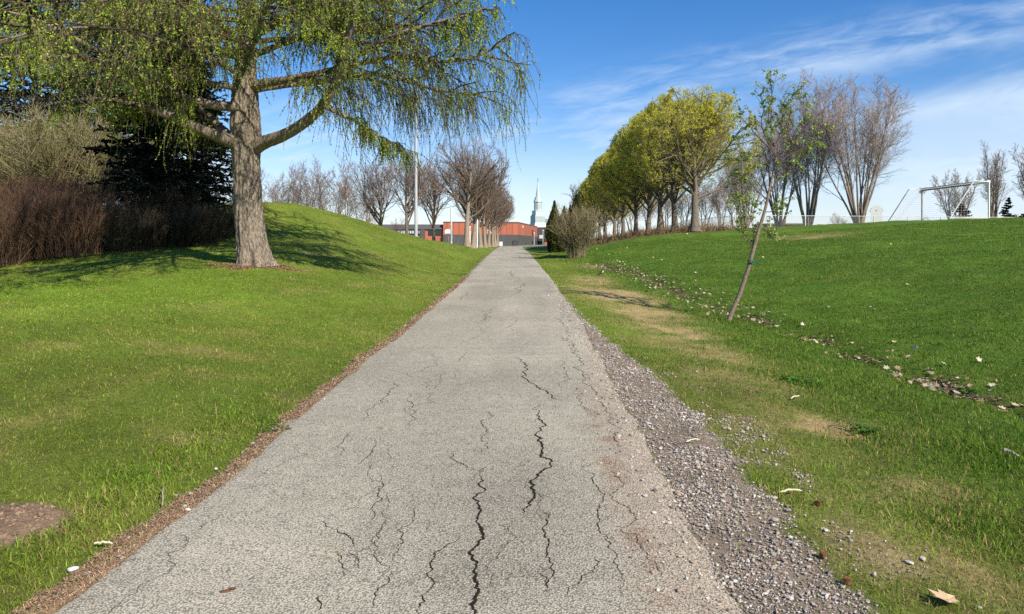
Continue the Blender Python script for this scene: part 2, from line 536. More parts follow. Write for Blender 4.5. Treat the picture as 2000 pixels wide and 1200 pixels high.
gm = bpy.data.materials.new('lawn_ground'); gm.use_nodes = True
t = gm.node_tree; N = t.nodes; L = t.links; b = N['Principled BSDF']
b.inputs['Roughness'].default_value = 0.9; b.inputs['Specular IOR Level'].default_value = 0.1
a = N.new('ShaderNodeAttribute'); a.attribute_name = 'Col'
c_ = N.new('ShaderNodeTexCoord')
n_f = N.new('ShaderNodeTexNoise'); n_f.inputs['Scale'].default_value = 26; n_f.inputs['Detail'].default_value = 8; n_f.inputs['Roughness'].default_value = 0.75
n_m = N.new('ShaderNodeTexNoise'); n_m.inputs['Scale'].default_value = 3.2; n_m.inputs['Detail'].default_value = 5; n_m.inputs['Roughness'].default_value = 0.7
for n_ in (n_f, n_m): L.new(c_.outputs['Object'], n_.inputs['Vector'])
r1 = N.new('ShaderNodeMapRange'); r1.inputs[1].default_value = .3; r1.inputs[2].default_value = .7; r1.inputs[3].default_value = .55; r1.inputs[4].default_value = 1.45
r2 = N.new('ShaderNodeMapRange'); r2.inputs[1].default_value = .3; r2.inputs[2].default_value = .7; r2.inputs[3].default_value = .78; r2.inputs[4].default_value = 1.22
L.new(n_f.outputs['Fac'], r1.inputs[0]); L.new(n_m.outputs['Fac'], r2.inputs[0])
mu = N.new('ShaderNodeMath'); mu.operation = 'MULTIPLY'; L.new(r1.outputs[0], mu.inputs[0]); L.new(r2.outputs[0], mu.inputs[1])
mx = N.new('ShaderNodeMix'); mx.data_type = 'RGBA'; mx.blend_type = 'MULTIPLY'; mx.inputs[0].default_value = 1
L.new(a.outputs['Color'], mx.inputs[6]); L.new(mu.outputs[0], mx.inputs[7]); L.new(mx.outputs[2], b.inputs['Base Color'])
bp = N.new('ShaderNodeBump'); bp.inputs['Strength'].default_value = 0.8; bp.inputs['Distance'].default_value = 0.035
L.new(n_f.outputs['Fac'], bp.inputs['Height']); L.new(bp.outputs[0], b.inputs['Normal'])
o = link('ground', mesh_np('ground', np.stack([XX, YY, ZZ], -1).reshape(-1, 3), [q], gm, CC.reshape(-1, 3), smooth=True))
tag(o, 'mown green lawn rolling up from the path on both sides', 'lawn', kind='structure')

# ------------------------------------------------------------------ asphalt path
py_ = []
yv = 0.5
while yv < 128:
    py_.append(yv); yv += max(0.03, yv * 0.011)
py_ = np.array(py_)
us = np.linspace(0, 1, 72)
LE = left_edge(py_); RE = right_edge(py_)
fine = fbm(py_ * 7, py_ * 0, 5, 3) - .5
LE = LE + fine * 0.06; RE = RE + (fbm(py_ * 7, py_ * 0, 6, 3) - .5) * 0.06
PX = LE[:, None] + (RE - LE)[:, None] * us[None, :]
PY = np.repeat(py_[:, None], len(us), 1)


def path_surface(x, y):
    c = path_cx(y)
    u = np.clip((x - c) / 1.45, -1, 1)
    z = path_z(y) + 0.030 - 0.012 * u ** 2 + (fbm(x * 0.9, y * 0.9, 71, 3) - .5) * 0.016
    e = np.minimum(x - left_edge(y), right_edge(y) - x)
    return z - 0.012 * (1 - sstep(e, 0, 0.12))


PZ = path_surface(PX, PY)
pn = fbm(PX * 1.4, PY * 0.7, 81, 4); pn2 = fbm(PX * 6, PY * 6, 82, 3)
pn3 = fbm(PX * 2.2 + 4, PY * .28, 84, 4); pn4 = fbm(PX * .8, PY * .8, 86, 3)
pc = np.array([0.430, 0.392, 0.300])[None, None, :] * (0.55 + 0.26 * pn + .30 * pn3 + .36 * pn4)[..., None]
for sx_, sy_, rx_, ry_, k_ in ((930, 1120, .30, .35, .20), (1010, 980, .35, .7, .13), (700, 1060, .22, .30, .14), (560, 1150, .20, .20, .12), (880, 800, .5, 1.0, .09), (1010, 690, .35, 1.2, .10), (960, 570, .5, 2.2, .10)):
    g_ = P(sx_, sy_, 1.0)[:1] / 1.0; d_ = 1.53 * F / (sy_ - HZ) * (1 - .012 * (1.53 * F / (sy_ - HZ)) * .9); x_ = (sx_ - 1000) * d_ / F
    pc = pc * (1 - k_ * (ell(PX, PY, x_, d_, rx_, ry_) * (.5 + pn2))[..., None])
for sx_, d_ in ((735, 4.75), (622, 3.55), (655, 3.5)):
    pc = pc + (np.array([.52, .46, .29]) - pc) * (.55 * ell(PX, PY, (sx_ - 1000) * d_ / F, d_, .045, .07) * sstep(pn2, .35, .6))[..., None]
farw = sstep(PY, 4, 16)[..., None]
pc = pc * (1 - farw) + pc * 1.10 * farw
du = (RE[:, None] - PX)
sand = sstep(0.42 * sstep(PY, 12, 3.5) - du + (pn2 - .5) * 0.22, -0.12, 0.18)[..., None]
pc = pc * (1 - sand) + np.array([0.46, 0.385, 0.285]) * (0.85 + 0.3 * pn2)[..., None] * sand
brown = (np.exp(-((du - 0.30 - (fbm(PY * 0.8, PY * 0, 19, 3) - .5) * 0.25) / 0.07) ** 2) * sstep(pn2, .42, .66) * sstep(PY, 8, 5) * 0.75)[..., None]
pc = pc * (1 - brown) + np.array([0.27, 0.165, 0.10]) * brown
wet = sstep(0.10 - (PX - LE[:, None]) + (pn2 - .5) * .16, -0.05, 0.08)[..., None] * 0.6
pc = pc * (1 - wet) + np.array([0.20, 0.165, 0.125]) * wet
n0, n1_ = PX.shape
idx = np.arange(n0 * n1_).reshape(n0, n1_)
q = np.stack([idx[:-1, :-1], idx[:-1, 1:], idx[1:, 1:], idx[1:, :-1]], -1).reshape(-1, 4)

am = bpy.data.materials.new('worn_asphalt'); am.use_nodes = True
t = am.node_tree; N = t.nodes; L = t.links; b = N['Principled BSDF']
b.inputs['Roughness'].default_value = 0.88; b.inputs['Specular IOR Level'].default_value = 0.25
a = N.new('ShaderNodeAttribute'); a.attribute_name = 'Col'
c_ = N.new('ShaderNodeTexCoord')


def vor(scale, feature='F1'):
    n = N.new('ShaderNodeTexVoronoi'); n.feature = feature; n.inputs['Scale'].default_value = scale
    L.new(c_.outputs['Object'], n.inputs['Vector']); return n


def mrange(src, a0, a1, b0, b1):
    r = N.new('ShaderNodeMapRange'); r.inputs[1].default_value = a0; r.inputs[2].default_value = a1; r.inputs[3].default_value = b0; r.inputs[4].default_value = b1
    L.new(src, r.inputs[0]); return r.outputs[0]


def mth(op, x, y):
    n = N.new('ShaderNodeMath'); n.operation = op
    for i, v in enumerate((x, y)):
        if isinstance(v, (int, float)): n.inputs[i].default_value = v
        else: L.new(v, n.inputs[i])
    return n.outputs[0]


v1 = vor(108); v2 = vor(270)
s1 = N.new('ShaderNodeSeparateColor'); L.new(v1.outputs['Color'], s1.inputs[0])
s2 = N.new('ShaderNodeSeparateColor'); L.new(v2.outputs['Color'], s2.inputs[0])
chip = mth('MULTIPLY', mrange(s1.outputs[0], .50, .95, 0.0, 1.0), mrange(v1.outputs['Distance'], 0.30, 0.45, 1, 0))   # pale chips
dk = mrange(v1.outputs['Distance'], 0.35, 0.75, 1.05, 0.42)
sp2 = mrange(s2.outputs[1], 0, 1, .72, 1.28)
base = mth('MULTIPLY', dk, sp2)
nz = N.new('ShaderNodeTexNoise'); nz.inputs['Scale'].default_value = 9; nz.inputs['Detail'].default_value = 6; nz.inputs['Roughness'].default_value = .7
L.new(c_.outputs['Object'], nz.inputs['Vector'])
base = mth('MULTIPLY', base, mrange(nz.outputs['Fac'], .3, .7, .84, 1.16))
mx = N.new('ShaderNodeMix'); mx.data_type = 'RGBA'; mx.blend_type = 'MULTIPLY'; mx.inputs[0].default_value = 1
L.new(a.outputs['Color'], mx.inputs[6]); L.new(base, mx.inputs[7])
mx2 = N.new('ShaderNodeMix'); mx2.data_type = 'RGBA'; mx2.blend_type = 'MIX'
L.new(mth('MULTIPLY', chip, .72), mx2.inputs[0]); L.new(mx.outputs[2], mx2.inputs[6]); mx2.inputs[7].default_value = (.72, .66, .55, 1)
# hairline crazing
ve = vor(3.3, 'DISTANCE_TO_EDGE')
wv = N.new('ShaderNodeMix'); wv.data_type = 'VECTOR'; wv.inputs[0].default_value = 0.22
nd = N.new('ShaderNodeTexNoise'); nd.inputs['Scale'].default_value = 4; nd.inputs['Detail'].default_value = 5
L.new(c_.outputs['Object'], nd.inputs['Vector']); L.new(c_.outputs['Object'], wv.inputs[4]); L.new(nd.outputs['Color'], wv.inputs[5])
L.new(wv.outputs[1], ve.inputs['Vector'])
hair = mth('MULTIPLY', mrange(ve.outputs['Distance'], 0.004, 0.012, 1, 0), mrange(nz.outputs['Fac'], .50, .62, 0, .55))
mx3 = N.new('ShaderNodeMix'); mx3.data_type = 'RGBA'
L.new(hair, mx3.inputs[0]); L.new(mx2.outputs[2], mx3.inputs[6]); mx3.inputs[7].default_value = (.07, .06, .05, 1)
L.new(mx3.outputs[2], b.inputs['Base Color'])
bp = N.new('ShaderNodeBump'); bp.inputs['Strength'].default_value = 0.55; bp.inputs['Distance'].default_value = 0.006; bp.invert = True
L.new(v1.outputs['Distance'], bp.inputs['Height']); L.new(bp.outputs[0], b.inputs['Normal'])
path = link('path', mesh_np('path', np.stack([PX, PY, PZ], -1).reshape(-1, 3), [q], am, pc.reshape(-1, 3), smooth=True))
tag(path, 'worn grey asphalt path running straight to the school', 'path', kind='structure')

# cracks: traced polylines, jagged strips of dark gap
M['crack'] = mat('crack_gap', (0.030, 0.024, 0.019), 1.0, 0.0)


def GP(px, py):
    d = np.exp(np.linspace(math.log(1.5), math.log(60), 800))
    X = (px - 1000) * d / F; Z = CZ + (HZ - py) * d / F
    i = int(np.argmax(Z <= path_surface(X, d)))
    return np.array([(px - 1000) * d[i] / F, d[i]])


Zf = lambda pts: [(600 + x / 2.1815, 650 + y / 2.1815) for x, y in pts]
CR = [
    (Zf([(985, 308), (985, 350), (1002, 385), (1000, 420), (980, 445), (1000, 485), (1005, 520), (1035, 565), (1000, 590), (972, 625), (955, 670), (968, 705), (940, 750), (918, 780)]), .017),
    (Zf([(735, 600), (752, 635), (722, 690), (740, 755), (722, 790), (735, 830), (748, 875), (732, 900), (725, 980), (710, 1020), (725, 1080), (722, 1120), (695, 1160), (718, 1195), (712, 1230)]), .016),
    (Zf([(620, 515), (635, 550), (690, 580), (735, 600)]), .008), (Zf([(735, 600), (770, 572)]), .006),
    (Zf([(775, 315), (768, 370), (740, 390), (765, 420), (740, 460), (720, 530)]), .008),
    (Zf([(665, 870), (600, 910), (540, 945), (522, 985), (522, 1050), (545, 1070), (510, 1110), (478, 1160), (474, 1230)]), .009),
    (Zf([(990, 755), (1018, 800), (1012, 850), (1030, 910), (1018, 960), (1048, 1040), (1020, 1075), (1025, 1115)]), .009),
    (Zf([(985, 1020), (1015, 1060), (1020, 1075)]), .006),
    (Zf([(1165, 540), (1180, 590), (1220, 650), (1242, 735), (1235, 820), (1250, 860), (1295, 910), (1325, 995), (1350, 1060), (1362, 1130)]), .007),
    (Zf([(1280, 580), (1325, 670), (1305, 720), (1380, 770), (1390, 810), (1345, 840)]), .006),
    (Zf([(1320, 820), (1410, 890), (1480, 980), (1500, 1060)]), .005),
    (Zf([(910, 100), (925, 150), (940, 205), (980, 235), (1030, 265), (1090, 295)]), .013),
    (Zf([(915, 100), (960, 90), (1000, 100)]), .007),
    (Zf([(1090, 0), (1110, 40), (1150, 100), (1180, 170), (1215, 240), (1275, 330), (1290, 390), (1330, 470), (1370, 530)]), .009),
    (Zf([(1085, 110), (1105, 170), (1128, 200), (1080, 212), (1105, 245)]), .007),
    (Zf([(1135, 260), (1190, 330), (1230, 370)]), .007),
    (Zf([(115, 840), (160, 865), (185, 880), (192, 920)]), .009), (Zf([(55, 810), (115, 840)]), .005),
    (Zf([(160, 935), (152, 1000), (135, 1060)]), .006), (Zf([(180, 935), (220, 985), (240, 1010)]), .005),
    (Zf([(285, 460), (280, 500), (260, 530), (200, 575)]), .006),
    (Zf([(300, 605), (325, 650), (295, 690), (320, 710), (290, 770), (280, 800), (250, 850)]), .007),
    (Zf([(460, 740), (440, 820), (400, 880), (390, 930), (310, 1000)]), .006),
    (Zf([(362, 1020), (350, 1070), (290, 1130), (275, 1190)]), .006), (Zf([(48, 1125), (38, 1190)]), .009),
    (Zf([(430, 255), (460, 340), (440, 380), (430, 405)]), .007), (Zf([(320, 180), (370, 240), (320, 285), (310, 305), (262, 330), (225, 385)]), .008),
    (Zf([(190, 420), (150, 470), (90, 540)]), .006), (Zf([(1215, 960), (1225, 1000), (1150, 1080), (1100, 1140)]), .005),
    ([(1105, 600), (1098, 632), (1107, 652), (1100, 668)], .010), ([(1012, 545), (1018, 560), (1008, 575)], .014), ([(1000, 497), (1012, 500), (1018, 505)], .03), ([(905, 588), (915, 570)], .012)]
CRW = [(np.array([GP(*p) for p in pl]), wid) for pl, wid in CR]
for g, wid in list(CRW):
    L_ = np.linalg.norm(np.diff(g, axis=0), axis=1).sum()
    for k in range(int(min(2, L_ * .8))):
        i = RNG.integers(0, len(g) - 1); f = RNG.random(); p0 = g[i] * (1 - f) + g[i + 1] * f
        t_ = g[i + 1] - g[i]; t_ = t_ / (np.linalg.norm(t_) + 1e-9); a_ = RNG.choice([-1, 1]) * RNG.uniform(.25, .8); c_a, s_a = math.cos(a_), math.sin(a_)
        d_ = np.array([t_[0] * c_a - t_[1] * s_a, t_[0] * s_a + t_[1] * c_a]) * RNG.choice([-1, 1])
        q_ = [p0]
        for m in range(3): q_.append(q_[-1] + d_ * RNG.uniform(.04, .13) + RNG.normal(0, .02, 2))
        CRW.append((np.array(q_), RNG.uniform(.003, .006)))
for k in range(18):                       # old hairline cracks that wander up the path
    y0 = 2.6 * math.exp(RNG.uniform(0, 2.2)); x0 = path_cx(y0) + RNG.uniform(-1.2, 1.15)
    q_ = [np.array([x0, y0])]
    for m in range(RNG.integers(3, 7)): q_.append(q_[-1] + np.array([RNG.normal(0, .07), RNG.uniform(.12, .32) * max(1, y0 / 6)]))
    CRW.append((np.array(q_), RNG.uniform(.004, .0065) * max(1, y0 / 7)))
hair_v, hair_f, hair_n = [], [], 0
for ci_, (pts, wid) in enumerate(CRW):
    for it in range(4):
        mid = (pts[:-1] + pts[1:]) / 2
        seg = pts[1:] - pts[:-1]
        nrm = np.stack([-seg[:, 1], seg[:, 0]], 1)
        ln = np.linalg.norm(seg, axis=1, keepdims=True)
        nrm = nrm / (ln + 1e-6)
        mid = mid + nrm * RNG.normal(0, 1, (len(mid), 1)) * np.minimum(ln, .3) * (0.14 if it else 0.10)
        out = np.empty((len(pts) + len(mid), 2)); out[0::2] = pts; out[1::2] = mid; pts = out
    tdir = np.gradient(pts, axis=0); tdir /= np.linalg.norm(tdir, axis=1, keepdims=True) + 1e-9
    nr = np.stack([-tdir[:, 1], tdir[:, 0]], 1)
    s = np.linspace(0, 1, len(pts))
    wv_ = wid * (.80 if wid > .012 else .58) * (0.30 + 0.9 * fbm(s * 14 + wid * 900, s * 0, 33, 3) * 1.25) * (0.15 + 0.85 * np.minimum(1, np.minimum(s, 1 - s) * 7))
    A_ = pts + nr * (wv_ * .5 * RNG.uniform(.6, 1.5, len(pts)))[:, None]; B_ = pts - nr * (wv_ * .5 * RNG.uniform(.6, 1.5, len(pts)))[:, None]
    za = path_surface(A_[:, 0], A_[:, 1]) + .0035; zb = path_surface(B_[:, 0], B_[:, 1]) + .0035
    v = np.concatenate([np.c_[A_, za], np.c_[B_, zb]]); n = len(pts)
    i = np.arange(n - 1)
    qf = np.stack([i, i + n, i + n + 1, i + 1], 1)
    if ci_ < len(CR):
        link('crack', mesh_np('crack', v, [qf], M['crack']), path)
    else:
        hair_v.append(v); hair_f.append(qf + hair_n); hair_n += len(v)
tag(link('hairline_cracks', mesh_np('hairline_cracks', np.concatenate(hair_v), [np.concatenate(hair_f)], mat('hairline_gap', (.10, .085, .068), 1.0, 0.0)), path), kind='stuff')

# schoolyard asphalt in front of the school
ym = mat('yard_asphalt', (0.27, 0.255, 0.23), 0.9, 0.2, noise=0.18, nscale=0.4)
v = np.array([[-32, 150, 0], [14, 150, 0], [14, 246, 0], [-32, 246, 0]], float)
sx = np.linspace(-32, 14, 24); sy = np.linspace(128, 246, 40)
A_, B_ = np.meshgrid(sx, sy); Zy = ground(A_, B_) + 0.02
idx = np.arange(A_.size).reshape(A_.shape)
q = np.stack([idx[:-1, :-1], idx[:-1, 1:], idx[1:, 1:], idx[1:, :-1]], -1).reshape(-1, 4)
o = link('schoolyard', mesh_np('schoolyard', np.stack([A_, B_, Zy], -1).reshape(-1, 3), [q], ym))
tag(o, 'grey asphalt schoolyard in front of the brick school', 'pavement', kind='structure')


# ------------------------------------------------------------------ tubes, leaves, growth
def tubes(pts, rad, k):
    """pts (B,N,3), rad (B,N) -> verts, quads"""
    B, n, _ = pts.shape
    T = np.gradient(pts, axis=1); T /= np.linalg.norm(T, axis=2, keepdims=True) + 1e-9
    mt = T.mean(1); ref = np.where(np.abs(mt[:, 2:3]) < 0.8, np.array([[0, 0, 1.0]]), np.array([[1.0, 0, 0]]))
    ref = np.repeat(ref[:, None, :], n, 1)
    A = np.cross(T, ref); A /= np.linalg.norm(A, axis=2, keepdims=True) + 1e-9
    Bn = np.cross(T, A)
    an = np.arange(k) * 2 * np.pi / k
    V = pts[:, :, None, :] + rad[:, :, None, None] * (np.cos(an)[None, None, :, None] * A[:, :, None, :] + np.sin(an)[None, None, :, None] * Bn[:, :, None, :])
    idx = np.arange(B * n * k).reshape(B, n, k)
    j = np.roll(idx, -1, axis=2)
    Q = np.stack([idx[:, :-1], j[:, :-1], j[:, 1:], idx[:, 1:]], -1).reshape(-1, 4)
    return V.reshape(-1, 3), Q


class MB:
    def __init__(self):
        self.v = []; self.f = []; self.c = []; self.m = []; self.n = 0

    def add(self, v, f, c=None, mi=0):
        v = np.asarray(v, float)
        self.v.append(v)
        for ff in (f if isinstance(f, list) else [f]):
            ff = np.asarray(ff)
            self.f.append(ff + self.n); self.m.append(np.full(len(ff), mi))
        if c is not None:
            c = np.asarray(c, float)
            self.c.append(np.broadcast_to(c, (len(v), 3)))
        else:
            self.c.append(np.full((len(v), 3), 0.5))
        self.n += len(v)

    def tube(self, pts, rad, k=3, c=None, mi=0):
        pts = np.asarray(pts, float)
        if pts.ndim == 2: pts = pts[None]; rad = np.asarray(rad, float)[None]
        v, q = tubes(pts, np.asarray(rad, float), k)
        if c is not None and np.ndim(c) == 2:
            c = np.repeat(c, pts.shape[1] * k, axis=0)
        self.add(v, q, c, mi)

    def box(self, x0, x1, y0, y1, z0, z1, c=None, mi=0):
        v = [(x, y, z) for z in (z0, z1) for y in (y0, y1) for x in (x0, x1)]
        f = [(0, 2, 3, 1), (4, 5, 7, 6), (0, 1, 5, 4), (2, 6, 7, 3), (0, 4, 6, 2), (1, 3, 7, 5)]
        self.add(v, np.array(f), c, mi)

    def bar(self, a, b, r, k=8, c=None, mi=0):
        a = np.array(a, float); b = np.array(b, float)
        v, q = tubes(np.stack([a, b])[None], np.array([[r, r]]), k)
        caps = np.array([list(range(k))[::-1], list(range(k, 2 * k))])
        self.add(v, [q, caps], c, mi)

    def build(self, name, mats, parent=None, smooth=False, colored=True):
        v = np.concatenate(self.v)
        # group by face size, keep materials
        sizes = {}
        for f, m in zip(self.f, self.m):
            sizes.setdefault(f.shape[1], []).append((f, m))
        fs = []; ms = []
        for k in sizes:
            fs.append(np.concatenate([a for a, _ in sizes[k]])); ms.append(np.concatenate([b for _, b in sizes[k]]))
        me = mesh_np(name, v, fs, mats, np.concatenate(self.c) if colored else None, np.concatenate(ms), smooth)
        return link(name, me, parent)


def unit(v):
    return v / (np.linalg.norm(v, axis=-1, keepdims=True) + 1e-9)


def grow(start, d, length, n, wander, up, rng, curl=None):
    """start (B,3), d (B,3), length (B,) -> pts (B,n,3); up pulls the heading to +z (or down if negative)"""
    B = len(start)
    d = unit(np.array(d, float)); pts = np.empty((B, n, 3)); pts[:, 0] = start
    st = (length / (n - 1))[:, None]
    up = np.broadcast_to(np.asarray(up, float), (B,))
    for i in range(1, n):
        d = d + rng.normal(0, wander, (B, 3)); d[:, 2] += up
        d = unit(d)
        pts[:, i] = pts[:, i - 1] + d * st
    return pts


def spawn(pts, n, t0, t1, ang, rng, az=None):
    """n children on every polyline at t in [t0,t1], at angle ang (lo, hi) from the parent: start, dir, t, parent index"""
    B, m, _ = pts.shape
    tt = (np.arange(n)[None, :] + rng.uniform(0, 1, (B, n))) / n
    tt = t0 + (t1 - t0) * tt
    f = tt * (m - 1); i = np.clip(f.astype(int), 0, m - 2); fr = (f - i)[..., None]
    bi = np.arange(B)[:, None]
    p = pts[bi, i] * (1 - fr) + pts[bi, i + 1] * fr
    T = unit(pts[bi, i + 1] - pts[bi, i])
    ref = np.where(np.abs(T[..., 2:3]) < 0.9, np.array([0, 0, 1.0]), np.array([1.0, 0, 0]))
    A = unit(np.cross(T, ref)); Bn = np.cross(T, A)
    if az is None:
        ph = rng.uniform(0, 2 * np.pi, (B, n))
    else:                                 # flat sprays: alternate left and right
        ph = np.where((np.arange(n)[None, :] % 2) == 0, 0.0, np.pi) + rng.normal(0, az, (B, n))
    an = rng.uniform(ang[0], ang[1], (B, n))
    D = np.cos(an)[..., None] * T + np.sin(an)[..., None] * (np.cos(ph)[..., None] * A + np.sin(ph)[..., None] * Bn)
    return p.reshape(-1, 3), D.reshape(-1, 3), tt.reshape(-1), np.repeat(np.arange(B), n)


def leafs(cent, size, rng, aspect=0.55, up=0.0, dirs=None):
    """one quad a leaf, random facing"""
    n = len(cent)
    size = np.broadcast_to(size, (n,))
    a = unit(rng.normal(0, 1, (n, 3))) if dirs is None else unit(dirs + rng.normal(0, .35, (n, 3)))
    b = rng.normal(0, 1, (n, 3)); b[:, 2] += up
    b = unit(np.cross(a, b))
    h = (size * .5)[:, None]
    v = np.stack([cent - a * h, cent + b * h * aspect - a * h * .1, cent + a * h, cent - b * h * aspect - a * h * .1], 1)
    return v.reshape(-1, 3), np.arange(n * 4).reshape(n, 4)


def jitcol(c, n, rng, amt=0.18, hue=0.08, per=4):
    c = np.asarray(c, float)
    k = c[None] * (1 + rng.normal(0, amt, (n, 1))) * (1 + rng.normal(0, hue, (n, 3)))
    return np.repeat(np.clip(k, .004, .95), per, axis=0)


def along(pts, n, rng, t0=0.0, t1=1.0):
    B, m, _ = pts.shape
    tt = t0 + (t1 - t0) * rng.uniform(0, 1, (B, n))
    f = tt * (m - 1); i = np.clip(f.astype(int), 0, m - 2); fr = (f - i)[..., None]
    bi = np.arange(B)[:, None]
    return (pts[bi, i] * (1 - fr) + pts[bi, i + 1] * fr).reshape(-1, 3)


def taper(r0, n, end=0.35):
    return r0[:, None] * np.linspace(1, end, n)[None, :]


def trunk_mesh(pts, rad, k, rng, flare=1.5, flare_h=0.5, rough=0.06, lobes=5):
    """one trunk as a tube with root flare and rough outline"""
    pts = np.asarray(pts, float); n = len(pts)
    v, q = tubes(pts[None], np.asarray(rad, float)[None], k)
    v = v.reshape(n, k, 3)
    s = np.concatenate([[0], np.cumsum(np.linalg.norm(np.diff(pts, axis=0), axis=1))])
    an = np.arange(k) * 2 * np.pi / k
    fl = 1 + (flare - 1) * np.exp(-s / flare_h)
    lob = 1 + 0.20 * np.exp(-s / (flare_h * .8))[:, None] * np.sin(lobes * an + rng.uniform(0, 6))[None, :]
    nz_ = 1 + rough * (fbm(np.cos(an)[None] * 3 + 9, s[:, None] * 2.2 + np.sin(an)[None] * 3, 7, 3) - .5) * 2
    c = pts[:, None, :]
    v = c + (v - c) * (fl[:, None] * lob * nz_)[..., None]
    return v.reshape(-1, 3), q


# ------------------------------------------------------------------ bare tree kinds
def make_bare(seed, H, r, trunk_h, limbs, limb_ang, limb_up, spread, twig_col, dens=1.0, stems=1, stem_ang=0.3, lim_len=None, far=False, twig_r=0.008, bark=None, leader=True, dome=None):
    """a leafless tree: returns (trunk mesh, crown mesh)"""
    rng = np.random.default_rng(seed)
    tm = MB(); cm = MB()
    bases = []
    if stems == 1:
        n = 14
        pts = grow(np.zeros((1, 3)), np.array([[rng.normal(0, .03), rng.normal(0, .03), 1]]), np.array([H * (0.72 if leader else trunk_h / H + .12)]), n, 0.035, 0.04, rng)
        rd = r * (1 - np.linspace(0, 1, n) ** 0.9 * 0.85)
        v, q = trunk_mesh(pts[0], rd, 10 if far else 14, rng, 1.55, .35)
        tm.add(v, q)
        bases = pts
        t0 = trunk_h / (H * 0.72) if leader else 0.75
    else:
        n = 12
        az = np.arange(stems) * 2 * np.pi / stems + rng.normal(0, .4, stems)
        an = stem_ang * rng.uniform(.35, 1.1, stems)
        D = np.stack([np.cos(az) * np.sin(an), np.sin(az) * np.sin(an), np.cos(an)], 1)
        st = np.stack([np.cos(az), np.sin(az), az * 0], 1) * r * 0.9
        pts = grow(st, D, H * rng.uniform(.66, .9, stems), n, 0.04, 0.035, rng)
        rr = r * rng.uniform(.45, .75, stems)
        for i in range(stems):
            v, q = trunk_mesh(pts[i], rr[i] * (1 - np.linspace(0, 1, n) * .9), 8, rng, 1.35, .3)
            tm.add(v, q)
        bases = pts; t0 = 0.22
    def warp(p):
        if dome is None: return p
        cz, rx, rz = dome
        q_ = (p - np.array([0, 0, cz])) / np.array([rx, rx, rz])
        r_ = np.linalg.norm(q_, axis=-1, keepdims=True) + 1e-9
        lim = .80 + .10 * (fbm(q_[..., :1] / r_ * 2.2 + 7, q_[..., 1:2] / r_ * 2.2 + q_[..., 2:3] / r_ * 2, seed, 2) - .5) * 2
        n_ = np.where(r_ > lim, lim + (1.12 - lim) * (1 - np.exp(-(r_ - lim) / (1.12 - lim))), r_)
        return np.array([0, 0, cz]) + q_ / r_ * n_ * np.array([rx, rx, rz])

    # limbs
    nl = max(2, int(limbs / len(bases)))
    p, D, tt, pi = spawn(bases, nl, t0, 0.98, limb_ang, rng)
    Ls = (lim_len or H * 0.42) * (1.15 - 0.65 * ((tt - t0) / (1 - t0))) * rng.uniform(.75, 1.2, len(tt))
    L1 = warp(grow(p, D, Ls, 9, 0.07, limb_up, rng))
    r1 = np.maximum(r * 0.42 * (1.1 - .8 * tt) * rng.uniform(.7, 1.1, len(tt)), .02)
    if stems > 1: r1 *= .45
    tcol = np.asarray(twig_col, float)
    cm.tube(L1, taper(r1, 9, .3), 5, tcol * .8)
    # branches
    nb = int(9 * dens)
    p, D, tt, pi = spawn(L1, nb, .18, 1.0, (.45, .95), rng)
    L2l = Ls[pi] * spread * (1.1 - .55 * tt) * rng.uniform(.6, 1.2, len(tt))
    L2 = warp(grow(p, D, L2l, 7, 0.10, limb_up * .8, rng))
    r2 = np.maximum(r1[pi] * .42, twig_r * 1.5)
    cm.tube(L2, taper(r2, 7, .4), 3, tcol * .9)
    nt = int(7 * dens)
    p, D, tt, pi = spawn(L2, nt, .15, 1.0, (.4, .9), rng)
    L3l = np.clip(L2l[pi] * .5 * (1.1 - .5 * tt), .18, 1.3) * rng.uniform(.6, 1.2, len(tt))
    L3 = warp(grow(p, D, L3l, 5, 0.12, limb_up * .6, rng))
    cm.tube(L3, taper(np.full(len(L3), twig_r), 5, .5), 3, jitcol(tcol, len(L3), rng, .14, .03, 1))
    return tm, cm, L1, L2, L3, rng


def bare_tree(name, args, loc, label, cat, group=None, bark=None, rz=0.0, sc=1.0):
    tm, cm, *_ = make_bare(**args)
    t = thing(name, loc, label, cat, group, rz, sc)
    tm.build('trunk', bark or M['bark_far'], t, smooth=True, colored=False)
    cm.build('crown', M['twig'], t)
    return t


TWIG_BROWN = (0.175, 0.118, 0.092); TWIG_GREY = (0.190, 0.155, 0.125)

# ------------------------------------------------------------------ the old larch
larch = thing('larch_tree', G_LARCH, 'large old larch with thick furrowed trunk and drooping branches of fresh yellow green needles', 'tree')


